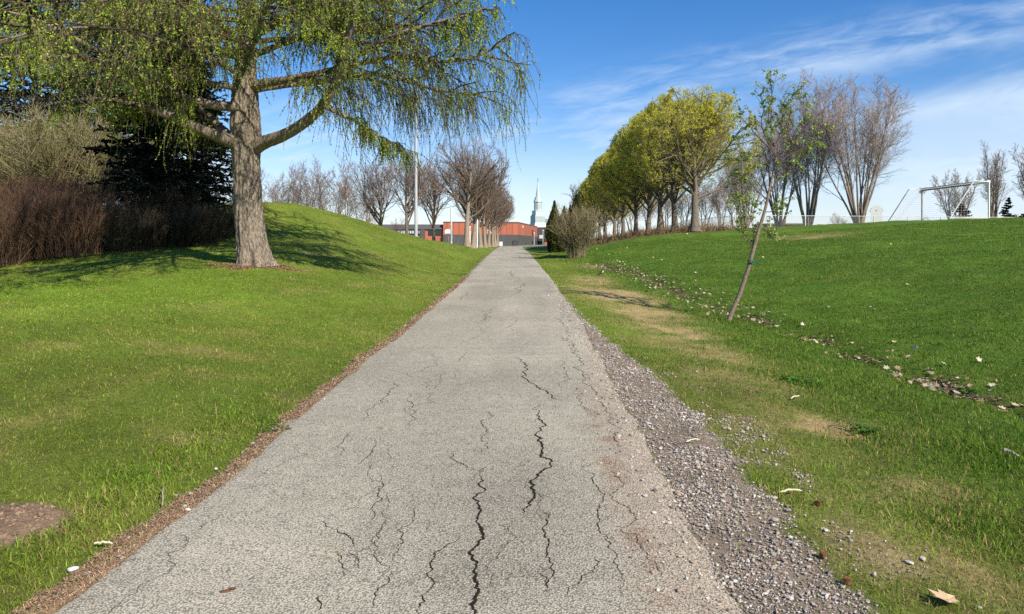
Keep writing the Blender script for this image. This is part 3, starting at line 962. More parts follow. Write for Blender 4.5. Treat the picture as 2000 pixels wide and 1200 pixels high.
def bark_mat(name, c_hi, c_lo, vs=(7, 7, 1.6), bump=1.0):
    m = bpy.data.materials.new(name); m.use_nodes = True
    t = m.node_tree; N = t.nodes; L = t.links; b = N['Principled BSDF']
    b.inputs['Roughness'].default_value = 0.95; b.inputs['Specular IOR Level'].default_value = 0.1
    c = N.new('ShaderNodeTexCoord'); mp = N.new('ShaderNodeMapping'); mp.inputs['Scale'].default_value = vs
    L.new(c.outputs['Object'], mp.inputs[0])
    n = N.new('ShaderNodeTexNoise'); n.inputs['Scale'].default_value = 3.0; n.inputs['Detail'].default_value = 9; n.inputs['Roughness'].default_value = .72
    n.inputs['Distortion'].default_value = .6
    L.new(mp.outputs[0], n.inputs['Vector'])
    r = N.new('ShaderNodeValToRGB'); r.color_ramp.elements[0].position = .36; r.color_ramp.elements[1].position = .66
    r.color_ramp.elements[0].color = (*c_lo, 1); r.color_ramp.elements[1].color = (*c_hi, 1)
    e = r.color_ramp.elements.new(.5); e.color = (*[(a + b_) * .5 for a, b_ in zip(c_hi, c_lo)], 1)
    L.new(n.outputs['Fac'], r.inputs[0]); L.new(r.outputs[0], b.inputs['Base Color'])
    bp = N.new('ShaderNodeBump'); bp.inputs['Strength'].default_value = bump; bp.inputs['Distance'].default_value = .03
    L.new(n.outputs['Fac'], bp.inputs['Height']); L.new(bp.outputs[0], b.inputs['Normal'])
    return m


M['larch_bark'] = bark_mat('furrowed_bark', (0.40, 0.335, 0.265), (0.050, 0.038, 0.028), (9, 9, 2.6), 1.0)
M['maple_bark'] = bark_mat('maple_bark', (0.27, 0.225, 0.175), (0.09, 0.072, 0.055), (8, 8, 2))
M['row_bark'] = bark_mat('pale_bark', (0.40, 0.325, 0.245), (0.19, 0.150, 0.112), (8, 8, 1.5), .6)

lr = np.random.default_rng(77)
# trunk
tp = np.array([P(497, 523, 18), P(495, 500, 18), P(491, 470, 18), P(487, 430, 18), P(484, 390, 18), P(482, 340, 18), P(481, 300, 18), P(479, 250, 18), P(478, 200, 18),
               P(479, 150, 18), P(481, 90, 18), P(482, 0, 18.05), P(484, -150, 18.1), P(485, -350, 18.1), P(486, -620, 18.1)])
trd = np.array([.40, .405, .40, .375, .358, .352, .358, .385, .35, .29, .255, .22, .17, .11, .03])
sl_ = np.concatenate([[0], np.cumsum(np.linalg.norm(np.diff(tp, axis=0), axis=1))])
fine_s = np.concatenate([np.arange(0, 7.5, 0.028), np.arange(7.5, sl_[-1], .2)])
tpf = np.stack([np.interp(fine_s, sl_, tp[:, i]) for i in range(3)], 1) - G_LARCH
trf = np.interp(fine_s, sl_, trd) * .93
K = 132
v, q = tubes(tpf[None], trf[None], K)
v = v.reshape(len(fine_s), K, 3)
an = np.arange(K) * 2 * np.pi / K
ca, sa = np.cos(an)[None], np.sin(an)[None]
s_ = fine_s[:, None]
fl = 1 + 0.30 * np.exp(-s_ / 0.24)
lob = 1 + 0.17 * np.exp(-s_ / 0.32) * np.sin(5 * an + 1.1 + .4 * np.sin(2 * an))[None] + .10 * np.exp(-s_ / .3) * np.sin(9 * an + .4)[None]
wob = (fbm(an[None] * 7.2 + s_ * .5, s_ * 2.1, 101, 4) + fbm((an[None] * 7.2 + 45.2) + s_ * .5, s_ * 2.1, 131, 4)) * .5
fur = 1 - np.abs(fbm(ca * 3.2 + sa * 1.3 + 5 + wob * .6, s_ * 1.15 + sa * 3.2, 55, 3) - .5) * 5.0
fur2 = fbm(an[None] * 9 + wob * 2, s_ * 6.5, 66, 3)
disp = 0.036 * (wob - .5) * 2 - .034 * np.clip(fur, 0, 1) + .026 * (fur2 - .5) * 2
v = tpf[:, None] + (v - tpf[:, None]) * (fl * lob + disp / trf[:, None])[..., None]
mb = MB(); mb.add(v.reshape(-1, 3), q)
mb.build('trunk', M['larch_bark'], larch, smooth=True, colored=False)

LIMBS = [
    [(500, 284, 17.95, .19), (530, 274, 17.65, .165), (570, 258, 17.3, .150), (610, 229, 17.0, .135), (640, 196, 16.8, .125), (658, 155, 16.6, .105), (672, 100, 16.4, .09), (690, 45, 16.3, .08), (700, -20, 16.2, .06), (712, -110, 16.2, .03)],
    [(468, 284, 17.95, .18), (430, 268, 17.5, .155), (392, 254, 17.1, .14), (350, 235, 16.8, .12), (300, 214, 16.5, .10), (240, 200, 16.2, .08), (170, 192, 15.8, .05), (90, 205, 15.5, .02)],
    [(462, 276, 17.95, .12), (432, 252, 18.1, .10), (414, 232, 18.2, .09), (392, 214, 18.3, .08), (352, 186, 18.5, .06), (300, 150, 18.6, .03)],
    [(480, 209, 17.95, .15), (440, 209, 17.5, .13), (400, 203, 17.1, .115), (355, 190, 16.7, .10), (308, 166, 16.3, .09), (255, 140, 15.9, .08), (195, 100, 15.5, .07), (130, 68, 15.1, .05), (60, 32, 14.8, .04), (-20, 18, 14.5, .02)],
    [(488, 168, 17.95, .13), (540, 159, 17.6, .11), (590, 151, 17.3, .10), (640, 140, 17.0, .09), (700, 125, 16.8, .075), (750, 112, 16.6, .065), (800, 112, 16.5, .055), (850, 122, 16.4, .045), (900, 120, 16.3, .04), (945, 106, 16.2, .03), (985, 84, 16.1, .018), (1008, 62, 16.0, .008)],
    [(488, 178, 18.0, .09), (560, 166, 18.3, .08), (640, 160, 18.5, .07), (700, 143, 18.6, .065), (750, 147, 18.7, .06), (800, 160, 18.7, .055), (850, 176, 18.8, .04), (905, 182, 18.8, .03), (960, 192, 18.8, .015)],
    [(630, 205, 16.85, .07), (660, 222, 16.8, .055), (690, 233, 16.8, .045), (722, 258, 16.8, .035), (760, 275, 16.8, .025), (790, 300, 16.8, .01)],
    [(664, 140, 16.5, .08), (720, 92, 16.2, .06), (790, 62, 16.0, .05), (860, 42, 15.9, .04), (920, 28, 15.8, .025), (960, 10, 15.7, .01)],
    [(484, 120, 18.0, .10), (420, 95, 17.3, .08), (340, 60, 16.6, .06), (250, 20, 16.0, .04), (160, -10, 15.5, .02)],
    [(484, 60, 18.0, .10), (560, 40, 18.4, .08), (660, 10, 18.8, .07), (780, -20, 19.2, .05), (880, -30, 19.4, .03), (930, -20, 19.5, .01)],
]
LIMBS += [
    [(474, 152, 17.85, .09), (425, 120, 16.6, .07), (360, 92, 15.0, .055), (270, 66, 13.2, .042), (170, 52, 11.6, .032), (70, 62, 10.3, .022), (-40, 90, 9.3, .015)],
    [(478, 100, 17.85, .12), (440, 55, 16.2, .10), (385, 5, 14.2, .085), (310, -45, 12.2, .07), (215, -80, 10.6, .05), (110, -80, 9.4, .02)],
    [(486, 110, 17.85, .11), (500, 60, 16.6, .09), (522, 5, 15.0, .08), (548, -50, 13.4, .06), (575, -90, 12.2, .03), (600, -110, 11.4, .012)],
    [(470, 175, 17.9, .10), (400, 160, 16.9, .085), (300, 140, 15.6, .07), (190, 118, 14.2, .055), (80, 108, 12.9, .04), (-40, 115, 11.8, .015)],
]
limb_pts = []
for pl in LIMBS:
    a = np.array([P(*k[:3]) for k in pl]) - G_LARCH; r = np.array([k[3] for k in pl])
    s0 = np.concatenate([[0], np.cumsum(np.linalg.norm(np.diff(a, axis=0), axis=1))])
    # smooth resample
    ss = np.linspace(0, s0[-1], 60)
    pts = np.stack([np.interp(ss, s0, a[:, i]) for i in range(3)], 1)
    ker = np.ones(7) / 7
    for i in range(3):
        pts[:, i] = np.convolve(np.pad(pts[:, i], 3, mode='reflect', reflect_type='odd'), ker, mode='valid')
    rr = np.interp(ss, s0, r)
    rr = rr * (.7 if len(limb_pts) >= 10 else .86)
    v, q = tubes(pts[None], rr[None], 20)
    v = v.reshape(60, 20, 3)
    a20 = np.arange(20) * 2 * np.pi / 20
    nz_ = (fbm(np.cos(a20)[None] * 3 + ss[:, None] * 3.0, np.sin(a20)[None] * 3 + ss[:, None] * 3, 19, 3) - .5) * .28
    v = pts[:, None] + (v - pts[:, None]) * (1 + nz_ + 0.35 * np.exp(-ss[:, None] / .25) * (r[0] > .1))[..., None]
    mb = MB(); mb.add(v.reshape(-1, 3), q)
    mb.build('limb', M['larch_bark'], larch, smooth=True, colored=False)
    limb_pts.append((pts, rr))

C_LARCH = np.array([0.325, 0.455, 0.055])
C_BR = np.array([0.085, 0.063, 0.045])
wood = MB(); foli = MB(); cones = MB()


def larch_limbset(L1, r1, nsec, ntw, nter, ntuft, tuft, rng, secscale=1.0, hang=(.45, 1.3), t0=.15):
    """fills a set of limbs (B,n,3) with side branches, hanging strings and needle tufts"""
    B = len(L1)
    Ll = np.linalg.norm(np.diff(L1, axis=1), axis=2).sum(1)
    p, D, tt, pi = spawn(L1, nsec, t0, 1.0, (.6, 1.25), rng, az=.5)
    D[:, 2] = D[:, 2] * .5 - .02
    sl2 = np.clip(Ll[pi] * .30 * (1.15 - .6 * tt), .5, 2.4) * rng.uniform(.6, 1.25, len(tt)) * secscale
    L2 = grow(p, D, sl2, 9, .10, -.035, rng)
    wood.tube(L2, taper(np.clip(r1[pi] * .45, .012, .04), 9, .3), 4, C_BR * 1.0)
    parents = [L2]
    if nter:
        p, D, tt2, pj = spawn(L2, nter, .2, 1.0, (.5, 1.0), rng, az=.5)
        D[:, 2] -= .1
        L3 = grow(p, D, sl2[pj] * .5 * rng.uniform(.6, 1.2, len(tt2)), 6, .12, -.07, rng)
        wood.tube(L3, taper(np.full(len(L3), .009), 6, .5), 3, C_BR)
        parents.append(L3)
    parents.append(L1)
    for j, pp in enumerate(parents):
        n = ntw if j == 0 else max(3, int(ntw * (.6 if j < len(parents) - 1 else 2.0)))
        p, D, t3, pk = spawn(pp, n, .1 if j < len(parents) - 1 else .25, 1.0, (.5, 1.3), rng)
        D = D * .55; D[:, 2] -= .55
        hl = rng.uniform(hang[0], hang[1], len(t3)) * rng.choice([.5, .8, 1.0], len(t3))
        TW = grow(p, D, hl, 8, .13, -.20, rng)
        wood.tube(TW, taper(np.full(len(TW), .0058), 8, .55), 3, jitcol((.105, .078, .05), len(TW), rng, .35, .05, 1))
        c = along(TW, ntuft, rng, .04, 1.0)
        c = c + rng.normal(0, .008, c.shape)
        # some strings are still bare, and leafing comes in clumps
        cl_ = fbm(TW[:, 0, 0] * 1.15 + 9, TW[:, 0, 2] * 1.15 + TW[:, 0, 1] * .8, 14, 2)
        full = np.clip(rng.normal(.74, .30, len(TW)) + (cl_ - .5) * 2.2, 0, 1)
        has = rng.uniform(0, 1, len(c)) < np.repeat(full, ntuft)
        k = np.repeat(rng.normal(0, .20, len(TW)), ntuft)[has]; c = c[has]
        v, q = leafs(c, tuft * 1.08 * rng.uniform(.6, 1.3, len(c)), rng, aspect=.42)
        cc = C_LARCH[None] * (1 + k[:, None] + rng.normal(0, .14, (len(c), 1))) * np.stack([1 + .35 * k, np.ones(len(c)), 1 - .2 * k], 1)
        foli.add(v, q, np.repeat(np.clip(cc, .01, .9), 4, axis=0))
        nc = max(1, int(len(TW) * .6))
        ci = along(TW[rng.integers(0, len(TW), nc)], 1, rng, .2, .95)
        h = .016
        o6 = np.array([(h, 0, 0), (-h, 0, 0), (0, h, 0), (0, -h, 0), (0, 0, h * 1.4), (0, 0, -h * 1.4)])
        vv = (ci[:, None] + o6[None]).reshape(-1, 3)
        f8 = np.array([(0, 2, 4), (2, 1, 4), (1, 3, 4), (3, 0, 4), (2, 0, 5), (1, 2, 5), (3, 1, 5), (0, 3, 5)])
        cones.add(vv, (np.arange(nc)[:, None, None] * 6 + f8[None]).reshape(-1, 3), (.045, .032, .024))


for i, (pts, rr) in enumerate(limb_pts):
    sub = pts[::4][None]
    if i in (0,):
        larch_limbset(sub, np.array([.07]), 11, 8, 2, 24, .046, lr, .7, (.3, .8), .55)
    elif i == 1:
        larch_limbset(sub, np.array([.07]), 9, 7, 1, 24, .046, lr, .7, (.3, .7), .5)
    elif i == 6:
        larch_limbset(sub, np.array([.03]), 12, 12, 2, 20, .042, lr, .8, (.25, .7), .35)
    elif i >= 10:
        larch_limbset(sub, np.array([.06]), 21, 9, 2, 25, .042, lr, .78, (.3, 1.05), .12)
    elif i in (8, 9):
        larch_limbset(sub, np.array([.06]), 26, 10, 2, 26, .046, lr, .95, (.4, 1.3), .08)
    elif i in (4, 5):
        larch_limbset(sub, np.array([.06]), 26, 11, 2, 26, .046, lr, 1.0, (.5, 1.75), .2)
    else:
        larch_limbset(sub, np.array([.06]), 20, 9, 2, 24, .048, lr, .9, (.4, 1.15), .18)

# the rest of the crown, whorl after whorl
nz0 = 25
hz = np.sort(lr.uniform(5.3, 8.8, nz0)); azl = np.arange(nz0) * 2.399 + lr.normal(0, .3, nz0)
azd = np.stack([np.cos(azl), np.sin(azl), np.full(nz0, .22)], 1)
st = np.stack([np.interp(hz, tpf[:, 2] + G_LARCH[2], tpf[:, 0]), np.interp(hz, tpf[:, 2] + G_LARCH[2], tpf[:, 1]), hz - G_LARCH[2]], 1)
ll = 7.6 * (1.08 - .30 * (hz - 5.3) / 3.5) * lr.uniform(.72, 1.05, nz0)
# limbs that would reach far over the path stop short
ll = ll * np.where((azd[:, 0] > .5), .84, 1.0) * np.where(azd[:, 1] < -.6, .8, 1.0)
L1 = grow(st, azd, ll, 14, .075, -.012, lr)
r1 = lr.uniform(.05, .085, nz0)
wood.tube(L1, taper(r1, 14, .15), 6, C_BR * 1.1)
larch_limbset(L1, r1, 13, 8, 1, 18, .052, lr, .95, (.35, 1.0), .22)
nz1 = 38
hz = np.sort(lr.uniform(8.4, 14.4, nz1)); azl = np.arange(nz1) * 2.399 + lr.normal(0, .3, nz1)
azd = np.stack([np.cos(azl), np.sin(azl), np.full(nz1, .25)], 1)
st = np.stack([np.interp(hz, tpf[:, 2] + G_LARCH[2], tpf[:, 0]), np.interp(hz, tpf[:, 2] + G_LARCH[2], tpf[:, 1]), hz - G_LARCH[2]], 1)
L1 = grow(st, azd, 7.4 * (1.05 - .8 * (hz - 8.4) / 6.2) * lr.uniform(.75, 1.1, nz1), 12, .08, -.01, lr)
wood.tube(L1, taper(np.full(nz1, .06), 12, .15), 5, C_BR)
larch_limbset(L1, np.full(nz1, .06), 13, 9, 0, 13, .10, lr, 1.1, (.5, 1.2), .1)
crown = foli.build('crown', M['needle'], larch)
wood.build('branchwork', M['twig'], crown)
cones.build('cones', M['twig'], crown)


# ------------------------------------------------------------------ spruces and other conifers
def spruce_mesh(seed, H, R, whorls, nbr, col, t_lo=.06, dens=1.0, droop=-.03, quad=.13, power=.85, sec=.42, jit=.012):
    rng = np.random.default_rng(seed)
    tm = MB(); cm = MB()
    n = 12
    tp_ = grow(np.zeros((1, 3)), np.array([[0, 0, 1.0]]), np.array([H]), n, .012, .05, rng)
    v, q = trunk_mesh(tp_[0], H * .016 * np.linspace(1, .08, n), 10, rng, 1.4, .3); tm.add(v, q)
    zz = np.repeat(np.linspace(t_lo, .97, whorls), nbr); zz = np.clip(zz + rng.normal(0, jit, len(zz)), t_lo, .985)
    az = rng.uniform(0, 2 * np.pi, len(zz))
    p = np.stack([np.interp(zz * H, tp_[0, :, 2], tp_[0, :, 0]), np.interp(zz * H, tp_[0, :, 2], tp_[0, :, 1]), zz * H], 1)
    D = np.stack([np.cos(az), np.sin(az), .05 + .75 * (zz - .3)], 1)
    ln = R * np.clip(1 - (zz - t_lo) / (1 - t_lo), .03, 1) ** power * rng.uniform(.72, 1.15, len(zz))
    L1 = grow(p, D, ln, 8, .05, droop, rng)
    tm.tube(L1, taper(np.clip(ln * .012, .006, .05), 8, .2), 4)
    ns = max(4, int(10 * dens))
    p, D, tt, pi = spawn(L1, ns, .12, 1.0, (.6, 1.1), rng, az=.45)
    D[:, 2] -= .12
    l2 = ln[pi] * sec * (1.1 - .75 * tt) * rng.uniform(.6, 1.2, len(tt))
    L2 = grow(p, D, l2, 5, .08, -.02, rng)
    tm.tube(L2, taper(np.full(len(L2), .006), 5, .6), 3)
    for LL, k in ((L2, int(9 * dens)), (L1, int(14 * dens))):
        c = along(LL, k, rng, .1, 1.0)
        T = np.repeat(unit(LL[:, -1] - LL[:, 0]), k, axis=0)
        v, q = leafs(c + rng.normal(0, .02, c.shape), quad * rng.uniform(.6, 1.3, len(c)), rng, aspect=.40, dirs=T)
        cm.add(v, q, jitcol(col, len(c), rng, .28, .07))
    return tm, cm


def spruce(name, args, loc, label, cat, group=None):
    tm, cm = spruce_mesh(**args)
    t = thing(name, loc, label, cat, group)
    tm.build('trunk', M['bark_far'], t, colored=False)
    cm.build('crown', M['needle'], t)
    return t


def on_ground(px, d):
    x = (px - 1000) * d / F
    return np.array([x, d, float(ground(x, d))])


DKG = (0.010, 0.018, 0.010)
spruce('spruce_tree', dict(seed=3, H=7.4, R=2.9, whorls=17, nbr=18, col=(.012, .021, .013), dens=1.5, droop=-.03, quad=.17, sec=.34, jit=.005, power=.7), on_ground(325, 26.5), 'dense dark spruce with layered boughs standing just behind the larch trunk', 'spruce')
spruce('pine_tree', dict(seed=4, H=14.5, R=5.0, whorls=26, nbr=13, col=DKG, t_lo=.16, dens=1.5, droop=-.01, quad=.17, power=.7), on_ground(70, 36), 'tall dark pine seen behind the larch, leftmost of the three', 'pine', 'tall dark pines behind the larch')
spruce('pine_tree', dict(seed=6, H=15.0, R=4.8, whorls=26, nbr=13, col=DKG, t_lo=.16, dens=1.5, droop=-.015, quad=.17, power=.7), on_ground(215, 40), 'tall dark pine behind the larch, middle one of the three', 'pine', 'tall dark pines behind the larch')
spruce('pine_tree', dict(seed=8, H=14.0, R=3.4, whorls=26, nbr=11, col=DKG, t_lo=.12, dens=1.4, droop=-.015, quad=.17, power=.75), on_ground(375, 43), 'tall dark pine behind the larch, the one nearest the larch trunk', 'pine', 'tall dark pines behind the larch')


# ------------------------------------------------------------------ shrubs
def shrub_mesh(seed, H, R, stems, col, lean=(.05, .5), kids=5, twig=4, r=.007, leaf=None, up=.05, wander=.06):
    rng = np.random.default_rng(seed)
    mb = MB(); lf = None
    az = rng.uniform(0, 2 * np.pi, stems); rad = np.sqrt(rng.uniform(0, 1, stems)) * R * .45
    p = np.stack([np.cos(az) * rad, np.sin(az) * rad, np.full(stems, -.05)], 1)
    la = rng.uniform(lean[0], lean[1], stems); az2 = az + rng.normal(0, .7, stems)
    D = np.stack([np.cos(az2) * np.sin(la), np.sin(az2) * np.sin(la), np.cos(la)], 1)
    L1 = grow(p, D, H * rng.uniform(.55, 1.05, stems), 8, wander, up * .5, rng)
    col = np.asarray(col, float)
    mb.tube(L1, taper(np.full(stems, r) * rng.uniform(.7, 1.3, stems), 8, .45), 3, jitcol(col, stems, rng, .25, .06, 1))
    p, D, tt, pi = spawn(L1, kids, .25, 1.0, (.25, .7), rng)
    L2 = grow(p, D, H * .36 * (1.15 - .5 * tt) * rng.uniform(.5, 1.2, len(tt)), 6, wander * 1.3, up, rng)
    mb.tube(L2, taper(np.full(len(L2), r * .62), 6, .5), 3, jitcol(col * 1.05, len(L2), rng, .25, .06, 1))
    tips = L2
    if twig:
        p, D, tt, pi = spawn(L2, twig, .2, 1.0, (.3, .8), rng)
        L3 = grow(p, D, H * .13 * rng.uniform(.5, 1.3, len(tt)), 4, wander * 1.5, up, rng)
        mb.tube(L3, taper(np.full(len(L3), r * .42), 4, .6), 3, jitcol(col * 1.1, len(L3), rng, .25, .06, 1))
        tips = L3
    if leaf:
        size, k, lc = leaf
        lf = MB()
        c = along(tips, k, rng, .2, 1.0)
        v, q = leafs(c, size * rng.uniform(.6, 1.3, len(c)), rng, .6)
        lf.add(v, q, jitcol(lc, len(c), rng, .22, .08))
    return mb, lf


def shrub(name, args, loc, label, cat, group=None, part='stems', fol='buds'):
    mb, lf = shrub_mesh(**args)
    t = thing(name, loc, label, cat, group)
    mb.build(part, M['twig'], t)
    if lf: lf.build(fol, M['leaf'], t)
    return t


RED = (0.160, 0.092, 0.058); DRK = (0.060, 0.045, 0.032)
dg = 'red stemmed dogwood clumps on the left'
dog0 = shrub('dogwood_shrub', dict(seed=21, H=1.85, R=1.5, stems=330, col=RED, lean=(.03, .55), kids=5, twig=3, r=.0085), G(95, 503), 'red brown dogwood clump, second from the left picture edge', 'shrub', dg)
dog1 = shrub('dogwood_shrub', dict(seed=22, H=1.85, R=1.6, stems=330, col=(.140, .085, .055), lean=(.03, .6), kids=5, twig=3, r=.0085), G(150, 499), 'red brown dogwood clump standing right beside the dark shrubs', 'shrub', dg)
copy_thing(dog1, G(5, 516), 2.1, .98, 'red brown dogwood clump cut off by the left picture edge, front one')
o = copy_thing(dog0, on_ground(-60, 25.5), 4.0, 1.05, 'sunlit orange brown dogwood clump at the left picture edge, behind the front clumps')
copy_thing(dog0, on_ground(60, 25.5), 1.2, 1.05, 'red brown dogwood clump in the second rank, behind the two leftmost')
copy_thing(dog1, on_ground(115, 25), 3.3, 1.05, 'red brown dogwood clump in the second rank, nearest the spruce')
ds = 'dark leafless shrubs under the spruce'
ds0 = shrub('dark_shrub', dict(seed=31, H=1.20, R=1.5, stems=200, col=DRK, lean=(.1, .8), kids=5, twig=4, r=.007, leaf=(.035, 1, (.07, .085, .03))), G(262, 489), 'dark twiggy shrub at the spruce foot, beside the dogwoods', 'shrub', ds)
copy_thing(ds0, G(330, 484), 1.9, 1.0, 'dark twiggy shrub in front of the middle of the spruce')
copy_thing(ds0, G(395, 478), 3.4, .95, 'dark twiggy shrub second from the larch trunk')
copy_thing(ds0, on_ground(432, 24.5), 5.0, .80, 'dark twiggy shrub touching the larch trunk on its left')
copy_thing(ds0, on_ground(300, 25.2), .7, 1.25, 'dark twiggy shrub half hidden inside the lower spruce boughs')
# budding small trees behind, catching the sun
bb = 'budding olive green small trees at the left'
bt0 = shrub('budding_tree', dict(seed=41, H=4.5, R=2.2, stems=46, col=(.28, .225, .140), lean=(.05, .5), kids=9, twig=8, r=.016, leaf=(.055, 9, (.22, .25, .060)), wander=.09), on_ground(120, 30), 'budding olive green small tree behind the middle of the dogwoods', 'tree', bb, part='stems', fol='crown')
copy_thing(bt0, on_ground(30, 29.5), 2.0, .95, 'budding olive green small tree at the left picture edge, below the larch boughs')
copy_thing(bt0, on_ground(190, 31), 4.2, .92, 'budding olive green small tree just left of the spruce')
copy_thing(bt0, on_ground(-60, 31), 1.1, 1.05, 'budding olive green small tree cut by the left picture edge')

# the pale bare shrub and the cedars right of the path
hs = G(1128, 507)
shrub('bare_hedge_shrub', dict(seed=51, H=2.45, R=1.05, stems=130, col=(.235, .190, .115), lean=(.03, .42), kids=7, twig=6, r=.011, leaf=(.045, 4, (.15, .15, .045)), wander=.08), hs + np.array([0, 1.0, 0]), 'pale leafless shrub with spreading stems beside the far path, right side', 'shrub')


def cedar_mesh(seed, H, R):
    rng = np.random.default_rng(seed); cm = MB(); tm = MB()
    tp_ = grow(np.zeros((1, 3)), np.array([[0, 0, 1.0]]), np.array([H * .95]), 8, .02, .05, rng)
    tm.tube(tp_, np.linspace(.07, .01, 8)[None], 7)
    n = 9000
    z = rng.uniform(.02, 1, n) ** .9
    az = rng.uniform(0, 2 * np.pi, n)
    rr = R * np.clip(np.minimum((1 - z) * 1.9, .62 + z * 1.2), .02, 1) * (1 + .22 * (fbm(az * 2.2, z * 9, seed, 3) - .5) * 2) * rng.uniform(.55, 1.02, n)
    c = np.stack([np.cos(az) * rr, np.sin(az) * rr, z * H], 1)
    dirs = np.stack([np.cos(az) * .35, np.sin(az) * .35, np.ones(n)], 1)
    v, q = leafs(c, .17 * rng.uniform(.6, 1.3, n), rng, .42, dirs=dirs)
    cm.add(v, q, jitcol((.060, .072, .018), n, rng, .30, .08))
    return tm, cm


tm, cm = cedar_mesh(61, 3.3, .55)
cg = 'narrow cedars behind the pale shrub'
ced = thing('cedar_tree', on_ground(1083, 47), 'tallest narrow green cedar, the one nearest the path', 'cedar', cg)
tm.build('trunk', M['bark_far'], ced, colored=False); cm.build('crown', M['needle'], ced)
copy_thing(ced, on_ground(1102, 50), 1.0, .90, 'shorter narrow cedar, second from the path')
copy_thing(ced, on_ground(1114, 52), 2.2, .93, 'shorter narrow cedar, third from the path')
copy_thing(ced, on_ground(1126, 49), 3.9, 1.08, 'narrow cedar poking out above the pale shrub, farthest from the path')
copy_thing(ced, on_ground(1097, 45.5), 5.0, .62, 'low cedar tucked in front of the pair behind the pale shrub')

# ------------------------------------------------------------------ maples in yellow-green flower
def maple_mesh(seed, H, r, n_flower, fsize, dens=1.0, fcol=(.68, .64, .10), limbs=36, inner=.30):
    tm, cm, L1, L2, L3, rng = make_bare(seed, H, r, H * .19, limbs, (.5, 1.2), .035, .62, (.20, .165, .12), dens, lim_len=H * .56, twig_r=.010, dome=(H * .57, H * .42, H * .43))
    fm = MB()
    tip = L3[:, -1]; cen = np.array([0, 0, H * .58])
    rad = np.linalg.norm((tip - cen) / np.array([H * .42, H * .42, H * .45]), axis=1)
    keep = rng.uniform(0, 1, len(L3)) < np.clip((rad - inner) * 2.4, .14, 1)
    LL = L3[keep]
    c = along(LL, n_flower, rng, .35, 1.0) + rng.normal(0, .05, (len(LL) * n_flower, 3))
    v, q = leafs(c, fsize * rng.uniform(.5, 1.35, len(c)), rng, .62)
    k = np.repeat(rng.normal(0, .15, len(LL)), n_flower)
    cc = np.asarray(fcol)[None] * (1 + k[:, None] + rng.normal(0, .16, (len(c), 1))) * np.stack([1 - .15 * k, np.ones(len(c)), np.ones(len(c))], 1)
    fm.add(v, q, np.repeat(np.clip(cc, .01, .9), 4, axis=0))
    return tm, cm, fm


def maple(args, loc, label, rz=0., sc=1.):
    tm, cm, fm = maple_mesh(**args)
    t = thing('maple_tree', loc, label, 'maple', 'maples flowering yellow green beyond the slope', rz, sc)
    tm.build('trunk', M['maple_bark'], t, smooth=True, colored=False)
    c = fm.build('crown', M['flower'], t); cm.build('branchwork', M['twig'], c)
    return t


mA = maple(dict(seed=71, H=10.1, r=.28, n_flower=19, fsize=.088, dens=1.3, inner=.40), on_ground(1357, 50), 'nearest flowering maple, rightmost of its row, its inner branches showing')
mB = maple(dict(seed=72, H=10.2, r=.26, n_flower=22, fsize=.105, dens=1.25, fcol=(.70, .66, .085)), on_ground(1318, 55.5), 'second flowering maple of the row counted from its right end')
ords = ['third', 'fourth', 'fifth', 'sixth', 'seventh', 'eighth', 'ninth']
for i, (px, d, src, rz, sc) in enumerate([(1288, 61, mB, 1.3, 1.02), (1266, 66.5, mB, 2.9, .98), (1243, 72, mB, 4.4, .96), (1217, 81, mB, .6, .97), (1200, 88, mB, 3.6, .92), (1184, 97, mB, 5.3, .93), (1170, 108, mB, 2.0, .95)]):
    copy_thing(src, on_ground(px, d), rz, sc, '%s flowering maple of the row counted from its right end' % ords[i])

# ------------------------------------------------------------------ the avenue of bare trees left of the path
AV = dict(seed=81, H=9.6, r=.25, trunk_h=2.1, limbs=34, limb_ang=(.55, 1.0), limb_up=.055, spread=.58, twig_col=(.200, .150, .118), dens=1.0, lim_len=4.9, twig_r=.0085, dome=(5.6, 3.5, 4.2))
ag = 'bare avenue trees along the left side of the path'
av0 = bare_tree('bare_tree', AV, on_ground(912, 60), 'nearest bare tree of the avenue, with a thick pale trunk', 'tree', ag, M['row_bark'])
AV2 = dict(AV); AV2['seed'] = 82
av1 = bare_tree('bare_tree', AV2, on_ground(924, 69), 'second bare tree of the avenue counted from the near end', 'tree', ag, M['row_bark'], 1.0, .98)
for i, (px, d, src, rz, sc) in enumerate([(938.5, 80, av0, 2.2, .95), (948, 91, av1, 3.0, 1.0), (954, 101, av0, 4.1, .98), (962, 114, av1, 5.2, 1.02), (967.5, 128, av0, .7, 1.0), (971.5, 144, av1, 1.9, 1.03)]):
    copy_thing(src, on_ground(px, d), rz, sc, '%s bare tree of the avenue counted from the near end' % ords[i])

# ------------------------------------------------------------------ bare trees further off
UP = dict(seed=91, H=16.0, r=.24, trunk_h=1, limbs=110, limb_ang=(.12, .42), limb_up=.035, spread=.46, twig_col=(.335, .265, .230), dens=1.35, stems=13, stem_ang=.36, lim_len=5.4, twig_r=.011)
ug = 'tall multi stemmed bare trees behind the white fence'
M['up_bark'] = bark_mat('stem_bark', (.34, .28, .24), (.16, .125, .105), (6, 6, 1.2), .5)
u0 = bare_tree('bare_tree', UP, on_ground(1678, 76), 'tall fan shaped bare tree left of the white booth', 'tree', ug, M['up_bark'])
UP2 = dict(UP); UP2.update(seed=92, stems=10, stem_ang=.40, H=15.8, limbs=90)
u1 = bare_tree('bare_tree', UP2, on_ground(1578, 80), 'leaning multi stemmed bare tree behind the young tree, right one', 'tree', ug, M['up_bark'])
copy_thing(u1, on_ground(1522, 86), 2.4, .95, 'multi stemmed bare tree directly behind the young tree top')
copy_thing(u0, on_ground(1455, 100), 1.4, .82, 'bare tree between the flowering maples and the young tree')
